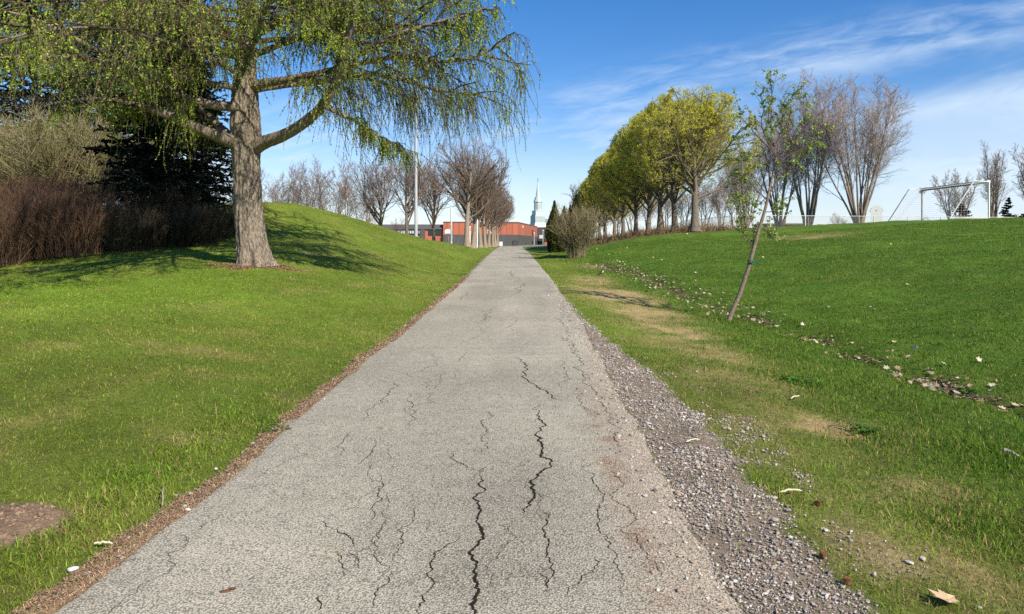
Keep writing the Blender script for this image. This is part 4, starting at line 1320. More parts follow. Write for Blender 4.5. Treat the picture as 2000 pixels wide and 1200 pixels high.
SM = dict(seed=95, H=8.6, r=.2, trunk_h=1.3, limbs=30, limb_ang=(.35, .8), limb_up=.05, spread=.6, twig_col=(.215, .160, .130), dens=.95, stems=3, stem_ang=.3, lim_len=3.6, twig_r=.012, far=True)
sg = 'bare trees behind the grassy mound'
sm0 = bare_tree('bare_tree', SM, on_ground(600, 80), 'bare tree behind the crest of the mound, third from the larch trunk', 'tree', sg)
SM2 = dict(SM); SM2.update(seed=96, stems=1, H=10.2, trunk_h=2.0, limb_ang=(.4, .9), r=.24, lim_len=5.0, limbs=34, spread=.66)
sm1 = bare_tree('bare_tree', SM2, on_ground(795, 78), 'forked bare tree standing just left of the tall light pole', 'tree', sg)
for px, d, src, rz, sc, lab in [(452, 82, sm0, 1.0, 1.0, 'bare tree seen just left of the larch trunk, behind the mound'), (528, 84, sm0, 2.0, .95, 'bare tree behind the mound, first to the right of the larch trunk'),
                                (562, 78, sm0, 3.1, .92, 'bare tree behind the mound, second to the right of the larch trunk'), (640, 76, sm0, 4.4, 1.02, 'bare tree behind the mound with spreading stems, fourth from the larch trunk'),
                                (672, 82, sm0, 5.5, .96, 'bare tree behind the mound, fifth from the larch trunk'), (742, 84, sm1, 1.6, 1.0, 'bare tree where the mound runs down, second left of the light pole'),
                                (712, 105, sm0, .4, .98, 'smaller bare tree far behind the falling side of the mound'), (775, 170, sm0, 3.5, .75, 'distant rounded bare tree above the school wing roof'),
                                (847, 84, sm1, 3.6, .98, 'low forking bare tree right of the light pole, in front of the school wing')]:
    copy_thing(src, on_ground(px, d), rz, sc, lab)
fg = 'bare trees behind the flowering maples'
TH = dict(SM); TH.update(seed=97, stems=4, H=8.4, twig_col=(.235, .165, .110), stem_ang=.35, dens=1.0)
th0 = bare_tree('bare_tree', TH, on_ground(1300, 116), 'brown bare tree seen between the maple trunks, behind the third maple', 'tree', fg)
for px, d, rz, sc, lab in [(1235, 125, 1., 1.05, 'brown bare tree between the maple trunks, behind the fifth maple'), (1265, 112, 2.2, .9, 'brown bare tree between the maple trunks, behind the fourth maple'),
                           (1335, 110, 3.3, .95, 'brown bare tree behind the second maple'), (1375, 118, 4.1, 1.0, 'brown bare tree just right of the nearest maple trunk'),
                           (1408, 108, 5.0, .95, 'brown bare tree behind the fence corner'), (1436, 114, .3, 1.05, 'brown bare tree behind the fence corner post, right one'),
                           (1205, 135, 2.8, 1.0, 'brown bare tree behind the sixth maple'), (1178, 128, 1.7, .85, 'brown bare tree behind the seventh maple'), (1160, 118, 4.7, .8, 'brown bare tree right above the pale shrub')]:
    copy_thing(th0, on_ground(px, d), rz, sc, lab)
SP = dict(SM2); SP.update(seed=98, H=7.0, limbs=13, dens=.65, r=.13, lim_len=2.6, twig_col=(.19, .17, .15), limb_ang=(.3, .7))
bare_tree('bare_tree', SP, on_ground(1118, 76), 'thin bare tree rising above the narrow cedars', 'tree')
PO = dict(seed=99, H=15.5, r=.3, trunk_h=1, limbs=64, limb_ang=(.1, .32), limb_up=.05, spread=.5, twig_col=(.24, .195, .165), dens=.9, stems=6, stem_ang=.16, lim_len=4.2, twig_r=.016, far=True)
bare_tree('poplar_tree', PO, on_ground(1942, 120), 'tall columnar bare poplar behind the right goal post', 'poplar')
PO2 = dict(PO); PO2.update(seed=100, H=9.5, stem_ang=.34, stems=8, limb_ang=(.15, .5), lim_len=3.2)
p2 = bare_tree('poplar_tree', PO2, on_ground(1866, 112), 'bushy bare poplar seen through the soccer goal', 'poplar')
copy_thing(p2, on_ground(2030, 112), 2.0, (1.25, 1.25, 1.45), 'bare poplar cut off by the right picture edge')
hg = 'faint distant bare trees on the right horizon'
copy_thing(th0, on_ground(1640, 170), .5, .75, 'distant rounded bare tree between the leaning tree and the fan shaped one', hg)
copy_thing(th0, on_ground(1735, 190), 1.9, .62, 'small distant bare tree just right of the white booth', hg)
copy_thing(th0, on_ground(1800, 180), 3.9, .72, 'small distant bare tree behind the far goal post', hg)
spruce('spruce_tree', dict(seed=13, H=5.4, R=1.9, whorls=14, nbr=8, col=(.022, .042, .026), dens=.7, quad=.3), on_ground(1967, 112), 'small dark spruce right of the columnar poplar', 'spruce')
spruce('brown_cedar', dict(seed=14, H=4.0, R=1.9, whorls=12, nbr=9, col=(.085, .065, .030), dens=.7, quad=.3, power=.6), on_ground(1880, 105), 'low rusty brown cedar bush seen through the goal', 'cedar')
sp2_ = spruce('low_conifer', dict(seed=15, H=2.9, R=2.0, whorls=8, nbr=9, col=(.020, .034, .020), dens=.7, quad=.3, power=.5), on_ground(2000, 115), 'low dark conifer on the horizon at the right picture edge', 'conifer')

# undergrowth at the foot of the maples
ur = np.random.default_rng(9)
ub = MB()
nU = 2600
ux = ur.uniform(5.5, 17, nU); uy = ur.uniform(49, 105, nU)
ok = (ux > 5.6 + (uy - 50) * .02)
ux, uy = ux[ok], uy[ok]
nn = fbm(ux * .4, uy * .25, 12, 3)
ok = nn > .42
ux, uy = ux[ok], uy[ok]
pz = ground(ux, uy)
p = np.stack([ux, uy, pz], 1)
p = np.repeat(p, 4, axis=0) + ur.normal(0, .25, (len(p) * 4, 3)) * np.array([1, 1, 0])
D = np.stack([ur.normal(0, .6, len(p)), ur.normal(0, .6, len(p)), np.full(len(p), .8)], 1)
ub.tube(grow(p, D, ur.uniform(.2, 1.0, len(p)), 5, .15, -.03, ur), np.repeat(np.linspace(.014, .006, 5)[None], len(p), 0), 3, jitcol((.17, .115, .065), len(p), ur, .3, .08, 1))
c = np.stack([ur.uniform(5.4, 16, 5000), ur.uniform(49, 95, 5000), np.zeros(5000)], 1); c[:, 2] = ground(c[:, 0], c[:, 1]) + ur.uniform(.02, .3, 5000)
c = c[fbm(c[:, 0] * .4, c[:, 1] * .25, 12, 3) > .40]
v, q = leafs(c, .14, ur, .5); ub.add(v, q, jitcol((.15, .105, .055), len(c), ur, .3, .1))
tag(ub.build('undergrowth', M['twig']), 'brown dead brush and leaf litter under the flowering maples', 'undergrowth', kind='stuff')

# ------------------------------------------------------------------ the young leaning tree
YD = 14.4
Zy2 = lambda pts: [(1380 + x / 2.264, 110 + y / 2.264) for x, y in pts]
yb = G(1423, 627)
YD = yb[1]
yt = thing('young_tree', yb, 'slender leaning young tree with small fresh leaves and a green tie beside the ditch', 'tree')
yr = np.random.default_rng(5)


def ypts(pl, dd=None):
    a = np.array([P(px, py, YD) for px, py in pl]) - yb
    if dd is not None: a[:, 1] += np.linspace(dd[0], dd[1], len(a))
    return a


def resample(a, n):
    s0 = np.concatenate([[0], np.cumsum(np.linalg.norm(np.diff(a, axis=0), axis=1))])
    ss = np.linspace(0, s0[-1], n)
    return np.stack([np.interp(ss, s0, a[:, i]) for i in range(3)], 1)


tl = ypts([(1421, 632), (1431, 606), (1444, 577), (1460, 530), (1471, 490), (1482, 450), (1490, 425), (1498, 395), (1504, 365), (1511, 335), (1516, 308)])
tl = resample(tl, 40)
tr_ = .71 * np.interp(np.linspace(0, 1, 40), [0, .05, .3, .6, .85, 1], [.074, .064, .057, .046, .030, .020])
v, q = tubes(tl[None], tr_[None], 14)
v = v.reshape(40, 14, 3); nzz = fbm(np.arange(14)[None] * 1.1, np.arange(40)[:, None] * .9, 4, 3) - .5
v = tl[:, None] + (v - tl[:, None]) * (1 + .22 * nzz)[..., None]
mb = MB(); mb.add(v.reshape(-1, 3), q)
M['young_bark'] = bark_mat('young_bark', (0.30, 0.235, 0.18), (0.13, 0.098, 0.074), (10, 10, 6), .5)
mb.build('trunk', M['young_bark'], yt, smooth=True, colored=False)
YB = [[(310, 450), (303, 400), (292, 330), (300, 250), (310, 150), (302, 45)], [(300, 560), (318, 480), (345, 445), (390, 430), (430, 400), (480, 350), (522, 312)],
      [(310, 440), (262, 370), (232, 310), (240, 240), (226, 180)], [(305, 440), (240, 380), (180, 330), (122, 280), (108, 250)],
      [(312, 440), (350, 330), (360, 250), (352, 200), (376, 160)], [(318, 440), (400, 370), (425, 300), (440, 230), (430, 180)],
      [(288, 560), (270, 480), (200, 460), (108, 452)], [(272, 640), (240, 600), (190, 540), (140, 500)], [(282, 600), (340, 510), (400, 440), (470, 395), (520, 395)],
      [(208, 855), (170, 790), (148, 730)], [(206, 852), (212, 750), (180, 640), (160, 600)], [(262, 690), (330, 680), (365, 630)], [(250, 760), (292, 792)],
      [(300, 520), (250, 440), (190, 430), (130, 400), (105, 420)], [(276, 610), (225, 660), (160, 640), (120, 650)], [(303, 400), (330, 330), (335, 260), (345, 190)], [(292, 330), (265, 280), (262, 220), (262, 130)]]
bw = MB(); lf = MB(); spurs = []
for i, b in enumerate(YB):
    a = ypts(Zy2(b), (0, yr.uniform(-.5, .5)))
    a = resample(a, 16); a[1:-1] += yr.normal(0, .008, (14, 3))
    bw.tube(a, np.linspace(.015 if i < 9 else .010, .0045, 16), 6, (.13, .092, .07))
    spurs.append(a)
A_ = np.stack(spurs)
p, D, tt, pi = spawn(A_, 13, .14, 1.0, (.4, 1.0), yr)
L2 = grow(p, D, yr.uniform(.08, .38, len(p)), 5, .1, .04, yr)
bw.tube(L2, taper(np.full(len(L2), .0045), 5, .6), 4, (.13, .095, .065))
tips = np.concatenate([L2[:, -1], L2[yr.random(len(L2)) < .5, 2], A_[:, -1], A_[:, 10], A_[:, 13]])
nl = 10
c = np.repeat(tips, nl, axis=0) + yr.normal(0, .026, (len(tips) * nl, 3))
v, q = leafs(c, .056 * yr.uniform(.6, 1.3, len(c)), yr, .62, up=1.0)
lf.add(v, q, jitcol((.29, .37, .105), len(c), yr, .30, .08))
cr_ = lf.build('crown', M['leaf'], yt)
bw.build('branchwork', M['twig'], cr_)
tie = MB()
tc_ = ypts([(1468, 511)])[0]
k = 20
aa = np.arange(k) * 2 * np.pi / k
for z0, tilt in ((-.012, .1), (.012, -.06)):
    ring = np.stack([np.cos(aa) * .074, np.sin(aa) * .074, z0 + np.cos(aa) * tilt * .25], 1) + tc_
    rp = np.concatenate([ring, ring[:2]])
    tie.tube(rp, np.full(len(rp), .011), 6)
tie.tube(np.array([tc_ + [.05, -.06, 0], tc_ + [.10, -.10, -.03], tc_ + [.13, -.11, -.055]]), [.01, .009, .006], 6)
tie.build('tie', mat('green_strap', (.015, .11, .075), .5, .4), yt, smooth=True, colored=False)

# ------------------------------------------------------------------ poles and posts
M['galv'] = mat('galvanised_steel', (.42, .44, .46), .6, .3, noise=.2, nscale=3, stretch=(1, 1, .4))
M['white'] = mat('white_paint', (.78, .78, .76), .6, .3, noise=.06, nscale=4)
M['dark'] = mat('dark_metal', (.035, .036, .042), .5, .4)
M['concrete'] = mat('concrete', (.40, .38, .35), .9, .2, noise=.15, nscale=6)
g = on_ground(812.5, 50)
lp = thing('light_pole', g, 'very tall pale grey floodlight pole rising into the larch boughs', 'light pole')
mb = MB(); zz = np.linspace(-.1, 12.9, 30)
mb.tube(np.stack([zz * 0, zz * 0, zz], 1), np.interp(zz, [0, 13], [.118, .060]), 16)
mb.build('pole', M['galv'], lp, smooth=True, colored=False)
mb = MB(); mb.tube(np.array([(0, 0, -.05), (0, 0, .12), (0, 0, .16)]), [.22, .22, .14], 16); mb.build('base', M['concrete'], lp, colored=False)
mb = MB(); mb.box(-.9, .9, -.05, .05, 12.75, 12.87)
mb.build('crossarm', M['galv'], lp, colored=False)
for x in (-.72, .0, .72):
    mb = MB(); v = [(x - .22, -.30, 12.98), (x + .22, -.30, 12.98), (x + .22, -.30, 13.36), (x - .22, -.30, 13.36), (x - .10, .06, 12.95), (x + .10, .06, 12.95), (x + .10, .06, 13.18), (x - .10, .06, 13.18)]
    mb.add(v, np.array([(0, 1, 2, 3), (4, 7, 6, 5), (0, 4, 5, 1), (1, 5, 6, 2), (2, 6, 7, 3), (3, 7, 4, 0)])); mb.bar((x, 0, 12.8), (x, 0, 13.0), .03)
    mb.build('floodlight', M['dark'], lp, colored=False)


def post(name, loc, h, r, label, cat, group, m, cap=True):
    t = thing(name, loc, label, cat, group)
    mb = MB(); mb.tube(np.array([(0, 0, -.05), (0, 0, h * .5), (0, 0, h)]), [r, r, r * .96], 14); mb.build('post', m, t, smooth=True, colored=False)
    if cap:
        mb = MB(); a = np.array([(0, 0, h - .005), (0, 0, h + .03), (0, 0, h + .06)]); mb.tube(a, [r * 1.2, r * 1.1, r * .1], 14); mb.build('cap', m, t, smooth=True, colored=False)
    return t


wp = 'white posts beside the avenue trees'
post('white_post', on_ground(881.5, 67), 3.6, .085, 'white post left of the nearest avenue tree', 'post', wp, M['white'])
post('white_post', on_ground(917.3, 72), 3.2, .09, 'white post half hidden behind the nearest avenue trunk', 'post', wp, M['white'])
post('white_post', on_ground(932, 78), 3.2, .085, 'white post between the second and third avenue trunks', 'post', wp, M['white'])


def hoop(px, d, label):
    g = on_ground(px, d)
    t = thing('basketball_hoop', g, label, 'basketball hoop', 'basketball hoops in the schoolyard')
    mb = MB(); mb.tube(np.array([(0, 0, -.05), (0, 0, 2.6), (0, -.15, 2.9), (0, -.55, 3.05)]), [.055] * 4, 10); mb.build('pole', M['galv'], t, smooth=True, colored=False)
    mb = MB(); a = np.linspace(0, np.pi, 12)
    pr = [(-.62, 2.62), (.62, 2.62), (.72, 3.0)] + [(.72 * math.cos(x), 3.0 + .50 * math.sin(x)) for x in a[1:-1]] + [(-.72, 3.0)]
    n = len(pr); v = [(x, -.60, z) for x, z in pr] + [(x, -.56, z) for x, z in pr]
    mb.add(v, [np.array([list(range(n))]), np.array([list(range(n, 2 * n))[::-1]]), np.array([(i, i + n, (i + 1) % n + n, (i + 1) % n) for i in range(n)])])
    mb.build('backboard', M['white'], t, colored=False)
    mb = MB(); aa = np.linspace(0, 2 * np.pi, 18); mb.tube(np.stack([.23 * np.cos(aa), -.84 + .23 * np.sin(aa), aa * 0 + 2.78], 1), np.full(18, .012), 6)
    mb.build('rim', mat('hoop_orange', (.55, .12, .03), .5, .4), t, colored=False)


hoop(876, 150, 'white fan shaped basketball backboard left of the avenue trees')
hoop(957.5, 152, 'white basketball backboard seen between the avenue trunks')

# ------------------------------------------------------------------ the school
BZ = 1.30
M['brick'] = None


def brick_mat(name, c1, c2, flute=0.0):
    m = bpy.data.materials.new(name); m.use_nodes = True
    t = m.node_tree; N = t.nodes; L = t.links; b = N['Principled BSDF']; b.inputs['Roughness'].default_value = .9
    c = N.new('ShaderNodeTexCoord')
    br = N.new('ShaderNodeTexBrick'); br.inputs['Scale'].default_value = 4.0
    br.inputs['Color1'].default_value = (*c1, 1); br.inputs['Color2'].default_value = (*c2, 1); br.inputs['Mortar'].default_value = (c1[0] * .6, c1[1] * .9, c1[2] * 1.2, 1)
    br.inputs['Mortar Size'].default_value = .012
    mp = N.new('ShaderNodeMapping'); mp.inputs['Rotation'].default_value = (math.radians(90), 0, 0)
    L.new(c.outputs['Object'], mp.inputs[0]); L.new(mp.outputs[0], br.inputs['Vector'])
    n = N.new('ShaderNodeTexNoise'); n.inputs['Scale'].default_value = .35; n.inputs['Detail'].default_value = 6
    mp2 = N.new('ShaderNodeMapping'); mp2.inputs['Scale'].default_value = (1, 1, .25); L.new(c.outputs['Object'], mp2.inputs[0]); L.new(mp2.outputs[0], n.inputs['Vector'])
    r = N.new('ShaderNodeMapRange'); r.inputs[1].default_value = .3; r.inputs[2].default_value = .7; r.inputs[3].default_value = .82; r.inputs[4].default_value = 1.15
    L.new(n.outputs['Fac'], r.inputs[0])
    mx = N.new('ShaderNodeMix'); mx.data_type = 'RGBA'; mx.blend_type = 'MULTIPLY'; mx.inputs[0].default_value = 1
    L.new(br.outputs['Color'], mx.inputs[6]); L.new(r.outputs[0], mx.inputs[7]); out = mx.outputs[2]
    if flute:
        w = N.new('ShaderNodeTexWave'); w.inputs['Scale'].default_value = flute; w.inputs['Distortion'].default_value = 0
        mpw = N.new('ShaderNodeMapping'); mpw.inputs['Rotation'].default_value = (0, 0, math.radians(35)); L.new(c.outputs['Object'], mpw.inputs[0]); L.new(mpw.outputs[0], w.inputs['Vector'])
        rw = N.new('ShaderNodeMapRange'); rw.inputs[1].default_value = 0; rw.inputs[2].default_value = .25; rw.inputs[3].default_value = .72; rw.inputs[4].default_value = 1
        L.new(w.outputs['Fac'], rw.inputs[0])
        m3 = N.new('ShaderNodeMix'); m3.data_type = 'RGBA'; m3.blend_type = 'MULTIPLY'; m3.inputs[0].default_value = 1
        L.new(out, m3.inputs[6]); L.new(rw.outputs[0], m3.inputs[7]); out = m3.outputs[2]
    L.new(out, b.inputs['Base Color'])
    return m


M['brick'] = brick_mat('orange_brick', (.45, .135, .075), (.39, .112, .06))
M['clad'] = mat('dark_cladding', (.088, .083, .082), .85, .2, noise=.2, nscale=.6, stretch=(3, 3, .3))
M['fascia'] = mat('dark_fascia', (.095, .092, .095), .8, .2, noise=.12, nscale=.8)
M['roofm'] = mat('flat_roof', (.12, .115, .11), .95, .1)
M['glass'] = mat('window_glass', (.018, .022, .028), .12, .6)
M['paleglass'] = mat('window_blind', (.55, .58, .58), .5, .4)
M['sill'] = mat('pale_sill', (.62, .58, .52), .8, .2)


def prism(mb, foot, z0, z1):
    n = len(foot)
    v = [(x, y, z0) for x, y in foot] + [(x, y, z1) for x, y in foot]
    mb.add(v, [np.array([list(range(n))[::-1]]), np.array([list(range(n, 2 * n))]), np.array([(i, (i + 1) % n, (i + 1) % n + n, i + n) for i in range(n)])])


def off(foot, k):
    """grow a footprint outward from its middle by about k metres"""
    a = np.array(foot, float); c = a.mean(0)
    return [tuple(c + (p - c) * (1 + k / np.linalg.norm(p - c))) for p in a]


sch = thing('school_building', (0, 250, BZ), 'low orange brick school with dark grey lower walls and a long window wing', 'school')
FT = [(-22.7, -6), (2.06, -2), (10.4, 52), (-22.7, 52)]
mb = MB(); prism(mb, off(FT, .14), -.3, 3.86); mb.build('lower_wall', M['clad'], sch, colored=False)
mb = MB(); prism(mb, FT, 3.87, 7.92); mb.build('upper_wall', brick_mat('fluted_brick', (.44, .132, .072), (.38, .108, .058), .22), sch, colored=False)
mb = MB(); prism(mb, off(FT, .25), 7.93, 8.16); mb.build('roof', M['roofm'], sch, colored=False)


def on_wall(a, b, t, w, z0, z1, out=.18, thick=.1):
    a = np.array(a, float); b = np.array(b, float); dvec = (b - a) / np.linalg.norm(b - a); nv = np.array([dvec[1], -dvec[0]])
    c = a + (b - a) * t
    m_ = MB(); prism(m_, [c - dvec * w / 2 + nv * (out - thick), c + dvec * w / 2 + nv * (out - thick), c + dvec * w / 2 + nv * out, c - dvec * w / 2 + nv * out], z0, z1)
    return m_


FO = off(FT, .14)
dr_ = on_wall(FO[0], FO[1], .955, 1.75, -.1, 1.95).build('door', M['dark'], sch, colored=False)
on_wall(FO[0], FO[1], .957, .10, .8, 1.1, .24).build('handle', M['galv'], dr_, colored=False)
on_wall(FT[1], FT[2], .70, 3.2, 3.9, 6.3, .12).build('window', M['glass'], sch, colored=False)
on_wall(FO[1], FO[2], .68, 2.2, 1.0, 1.9, .12).build('window', M['glass'], sch, colored=False)
on_wall(FO[1], FO[2], .90, 2.2, .0, 2.0, .12).build('door', M['dark'], sch, colored=False)
on_wall(FT[1], FT[2], .20, .8, 6.6, 7.1, .3, .3).build('wall_lamp', M['white'], sch, colored=False)
# window wing
x0, x1, yw = -46, -22.95, -4.9
mb = MB(); mb.box(x0, x1, yw, yw + 16, -.3, 5.6); mb.build('wing_wall', M['brick'], sch, colored=False)
mb = MB(); v = [(x0 - .4, yw - .5, 5.62), (x1, yw - .5, 5.62), (x1, yw - .5, 5.85), (x0 - .4, yw - .5, 5.85), (x0 - .4, yw + 1.4, 7.3), (x1, yw + 1.4, 7.3), (x1, yw + 16, 7.3), (x0 - .4, yw + 16, 7.3), (x1, yw + 16, 5.62), (x0 - .4, yw + 16, 5.62)]
mb.add(v, [np.array([(0, 1, 2, 3), (3, 2, 5, 4), (4, 5, 6, 7), (7, 6, 8, 9), (0, 9, 8, 1)])])
mb.build('wing_roof', M['fascia'], sch, colored=False)
for xa, xb in ((-41.6, -38.6), (-38.0, -35.2), (-34.8, -32.4), (-31.9, -29.3)):
    mb = MB(); mb.box(xa, xb, yw - .10, yw + .02, 3.4, 5.45); w_ = mb.build('window', M['glass'], sch, colored=False)
    n = 3; s_ = (xb - xa) / n
    for i in range(n):
        mb = MB(); mb.box(xa + i * s_ + .14, xa + (i + 1) * s_ - .14, yw - .14, yw - .08, 4.25, 5.15); mb.build('pane', M['paleglass'], w_, colored=False)
mb = MB(); mb.box(-42.5, -29.0, yw - .16, yw + .01, 3.18, 3.38); mb.build('sill', M['sill'], sch, colored=False)
mb = MB(); mb.box(-27.8, -23.0, yw - .12, yw + .02, 3.5, 5.4); mb.build('window', M['glass'], sch, colored=False)
mb = MB(); mb.box(-27.2, -23.2, yw - .12, yw + .02, .25, 1.45); w_ = mb.build('window', M['glass'], sch, colored=False)
for xa in (-26.6, -24.9):
    mb = MB(); mb.box(xa, xa + 1.3, yw - .16, yw - .08, .75, 1.2); mb.build('pane', M['paleglass'], w_, colored=False)
mb = MB(); mb.box(-30.4, -28.8, yw - .5, yw + .02, -.3, 5.6); mb.build('entrance_recess', M['clad'], sch, colored=False)  # dark box stands in for the shade inside the entrance recess
mb = MB(); mb.add([(-31.0, yw - 1.25, 2.1), (-34.6, yw - 1.25, 2.1), (-31.0, yw - 1.25, 4.4), (-31.0, yw - .02, 2.1), (-34.6, yw - .02, 2.1), (-31.0, yw - .02, 4.4)],
                  [np.array([(0, 2, 1), (3, 4, 5)]), np.array([(0, 1, 4, 3), (1, 2, 5, 4), (2, 0, 3, 5)])]); mb.build('wall_shadow', mat('shadowed_brick', (.14, .035, .022), .9), sch, colored=False)  # dark red wedge stands in for a shadow cast on the brick
mb = MB(); mb.box(-33.6, -28.4, yw - 2.2, yw - 1.3, 1.62, 1.82); mb.build('canopy', M['white'], sch, colored=False)

# low dark annex with a canopy right of the gym, and a white house beyond
an_ = thing('school_annex', (10.3, 306, BZ), 'dark grey annex block with a black entrance canopy right of the brick gym', 'building')
mb = MB(); mb.box(.4, 4.8, 0, 14, -.3, 7.6); mb.build('wall', M['clad'], an_, colored=False)
mb = MB(); mb.box(.2, 5.0, -.2, 14.2, 7.62, 7.9); mb.build('roof', M['roofm'], an_, colored=False)
mb = MB(); mb.box(.2, 6.6, -6, -.2, 2.1, 3.0); mb.build('canopy', M['dark'], an_, colored=False)
mb = MB(); mb.box(1.0, 2.6, -.12, .05, -.1, 2.05); mb.build('door', M['glass'], an_, colored=False)
mb = MB(); mb.box(1.0, 2.6, -.12, .05, 3.2, 4.6); mb.build('window', M['paleglass'], an_, colored=False)
mb = MB(); mb.box(2.8, 5.2, -5.6, -2, -.3, 2.08); mb.build('brick_wall', M['brick'], an_, colored=False)
hw = thing('white_house', (16.4, 330, BZ), 'small white house with a grey roof left of the narrow cedars', 'house')
mb = MB(); mb.box(-1.2, 3.4, 0, 8, -.3, 5.0); mb.build('wall', M['white'], hw, colored=False)
mb = MB(); mb.add([(-1.5, -.3, 5.02), (3.7, -.3, 5.02), (3.7, 8.3, 5.02), (-1.5, 8.3, 5.02), (-1.5, 4, 7.2), (3.7, 4, 7.2)], [np.array([(0, 1, 5, 4), (2, 3, 4, 5), (0, 3, 2, 1)]), np.array([(1, 2, 5), (3, 0, 4)])]); mb.build('roof', M['fascia'], hw, colored=False)
mb = MB(); mb.box(-.2, .9, -.08, .05, 2.8, 4.2); mb.build('window', M['glass'], hw, colored=False)
mb = MB(); mb.box(1.6, 2.7, -.08, .05, .3, 1.9); mb.build('window', M['glass'], hw, colored=False)
for px, d, h, lab in ((1043.5, 262, 4.3, 'short white lamp post in front of the brick gym side wall'), (1060.5, 262, 5.2, 'short white lamp post in front of the dark annex')):
    t = post('lamp_post', on_ground(px, d), h, .065, lab, 'lamp post', 'lamp posts by the school', M['white'], False)
    mb = MB(); aa = np.linspace(0, 1, 5); mb.tube(np.stack([aa * 0, aa * 0, h + aa * .55], 1), [.10, .20, .22, .18, .05], 10); mb.build('lamp', M['white'], t, smooth=True, colored=False)
g = on_ground(978.5, 200)
t = thing('utility_cabinet', g, 'white utility cabinet beside the last avenue tree', 'cabinet')
mb = MB(); mb.box(-.42, .42, -.3, .3, 0, 1.18); mb.build('body', M['white'], t, colored=False)
mb = MB(); mb.box(-.47, .47, -.35, .35, 1.183, 1.26); mb.build('lid', M['white'], t, colored=False)

# ------------------------------------------------------------------ church
M['tin'] = mat('steeple_metal', (.50, .58, .585), .45, .4, noise=.10, nscale=.5, metal=.15)
M['tin_d'] = mat('steeple_shadow_metal', (.36, .425, .435), .5, .4, noise=.10, nscale=.5, metal=.15)
ch = thing('church', (12.6, 360, BZ), 'church with a tall silvery metal steeple behind the school', 'church', rz=math.radians(24))


def sq(mb, h0, z0, h1, z1, k=4, rot=math.pi / 4):
    a = np.arange(k) * 2 * np.pi / k + rot
    s = 1 / math.cos(math.pi / k)
    v = [(h0 * s * math.cos(x), h0 * s * math.sin(x), z0) for x in a] + [(h1 * s * math.cos(x), h1 * s * math.sin(x), z1) for x in a]
    mb.add(v, [np.array([list(range(k))[::-1]]), np.array([list(range(k, 2 * k))]), np.array([(i, (i + 1) % k, (i + 1) % k + k, i + k) for i in range(k)])])


def stage(name, lst, m, k=4, parent=None):
    mb = MB()
    for a in lst: sq(mb, *a, k=k, rot=math.pi / k)
    return mb.build(name, m, parent or ch, colored=False)


stage('tower', [(3.5, -.3, 3.5, 8.6), (3.6, 8.61, 2.8, 11.2)], M['tin'])
stage('tower_base', [(2.7, 11.21, 2.7, 14.2), (2.85, 14.21, 2.2, 15.3)], M['tin_d'])
stage('plinth', [(2.15, 15.31, 2.15, 17.0), (2.3, 17.01, 2.3, 17.25)], M['tin'])
bf = stage('belfry', [(1.72, 17.26, 1.72, 21.3)], M['tin'], 8)
for i in range(8):
    mb = MB(); mb.box(1.70, 1.77, -.44, .44, 17.8, 20.5)
    o = mb.build('louvre', M['tin_d'], bf, colored=False); o.rotation_euler = (0, 0, math.radians(22.5 * 2 * i))
stage('cornice', [(2.05, 21.31, 2.1, 21.75), (1.85, 21.76, 1.4, 23.2), (1.5, 23.21, 1.2, 23.9)], M['tin'], 8)
stage('spire', [(1.02, 23.91, .12, 31.2)], M['tin'], 8)
mb = MB(); mb.bar((0, 0, 31.1), (0, 0, 33.1), .07, 6); mb.bar((-.45, 0, 32.4), (.45, 0, 32.4), .07, 6)
aa = np.linspace(0, np.pi, 7); mb.tube(np.stack([aa * 0, aa * 0, 31.35 - .2 * np.cos(aa)], 1), np.maximum(.02, .2 * np.sin(aa)), 8)
mb.build('cross', M['dark'], ch, colored=False)
mb = MB(); mb.add([(2.4, -5, -.3), (24, -5, -.3), (24, 9, -.3), (2.4, 9, -.3), (2.4, -5, 6.5), (24, -5, 6.5), (24, 9, 6.5), (2.4, 9, 6.5), (2.4, 2, 13.4), (24, 2, 13.4)],
                  [np.array([(0, 1, 5, 4), (2, 3, 7, 6), (4, 5, 9, 8), (6, 7, 8, 9)]), np.array([(0, 4, 8, 7, 3), (1, 2, 6, 9, 5)])])
mb.build('nave', mat('nave_slate', (.20, .21, .205), .85, noise=.15, nscale=.4), ch, colored=False)

# red building behind the white fence
rb = thing('brick_house', (48.5, 140, 2.6), 'low red brick building behind the white fence, below the leaning bare trees', 'building')
mb = MB(); mb.box(-.2, 6.8, 0, 8, 0, 2.9); mb.build('wall', brick_mat('red_brick', (.38, .115, .075), (.34, .10, .07)), rb, colored=False)
mb = MB(); mb.box(-.5, 7.1, -.3, 8.3, 2.91, 3.15); r_ = mb.build('roof', M['roofm'], rb, colored=False)
mb = MB(); mb.box(3.4, 4.1, 2, 2.7, 3.16, 4.0); mb.build('chimney', brick_mat('chimney_brick', (.38, .115, .075), (.34, .10, .07)), r_, colored=False)
mb = MB(); mb.box(4.4, 5.3, -.06, .05, 1.8, 2.6); mb.build('window', M['paleglass'], rb, colored=False)
gb = thing('grey_building', (57, 150, 2.6), 'long low building with a pale flat roof behind the white fence', 'building')
mb = MB(); mb.box(0, 8.5, 0, 8, 0, 1.95); mb.build('wall', mat('tan_wall', (.34, .29, .23), .9, noise=.1), gb, colored=False)
mb = MB(); mb.box(-.2, 8.7, -.2, 8.2, 1.96, 2.15); mb.build('roof', M['sill'], gb, colored=False)

# ------------------------------------------------------------------ fences
M['mesh'] = mat('chain_wire', (.42, .43, .42), .6, .3)
M['wpost'] = mat('white_rail', (.62, .62, .60), .5, .35)


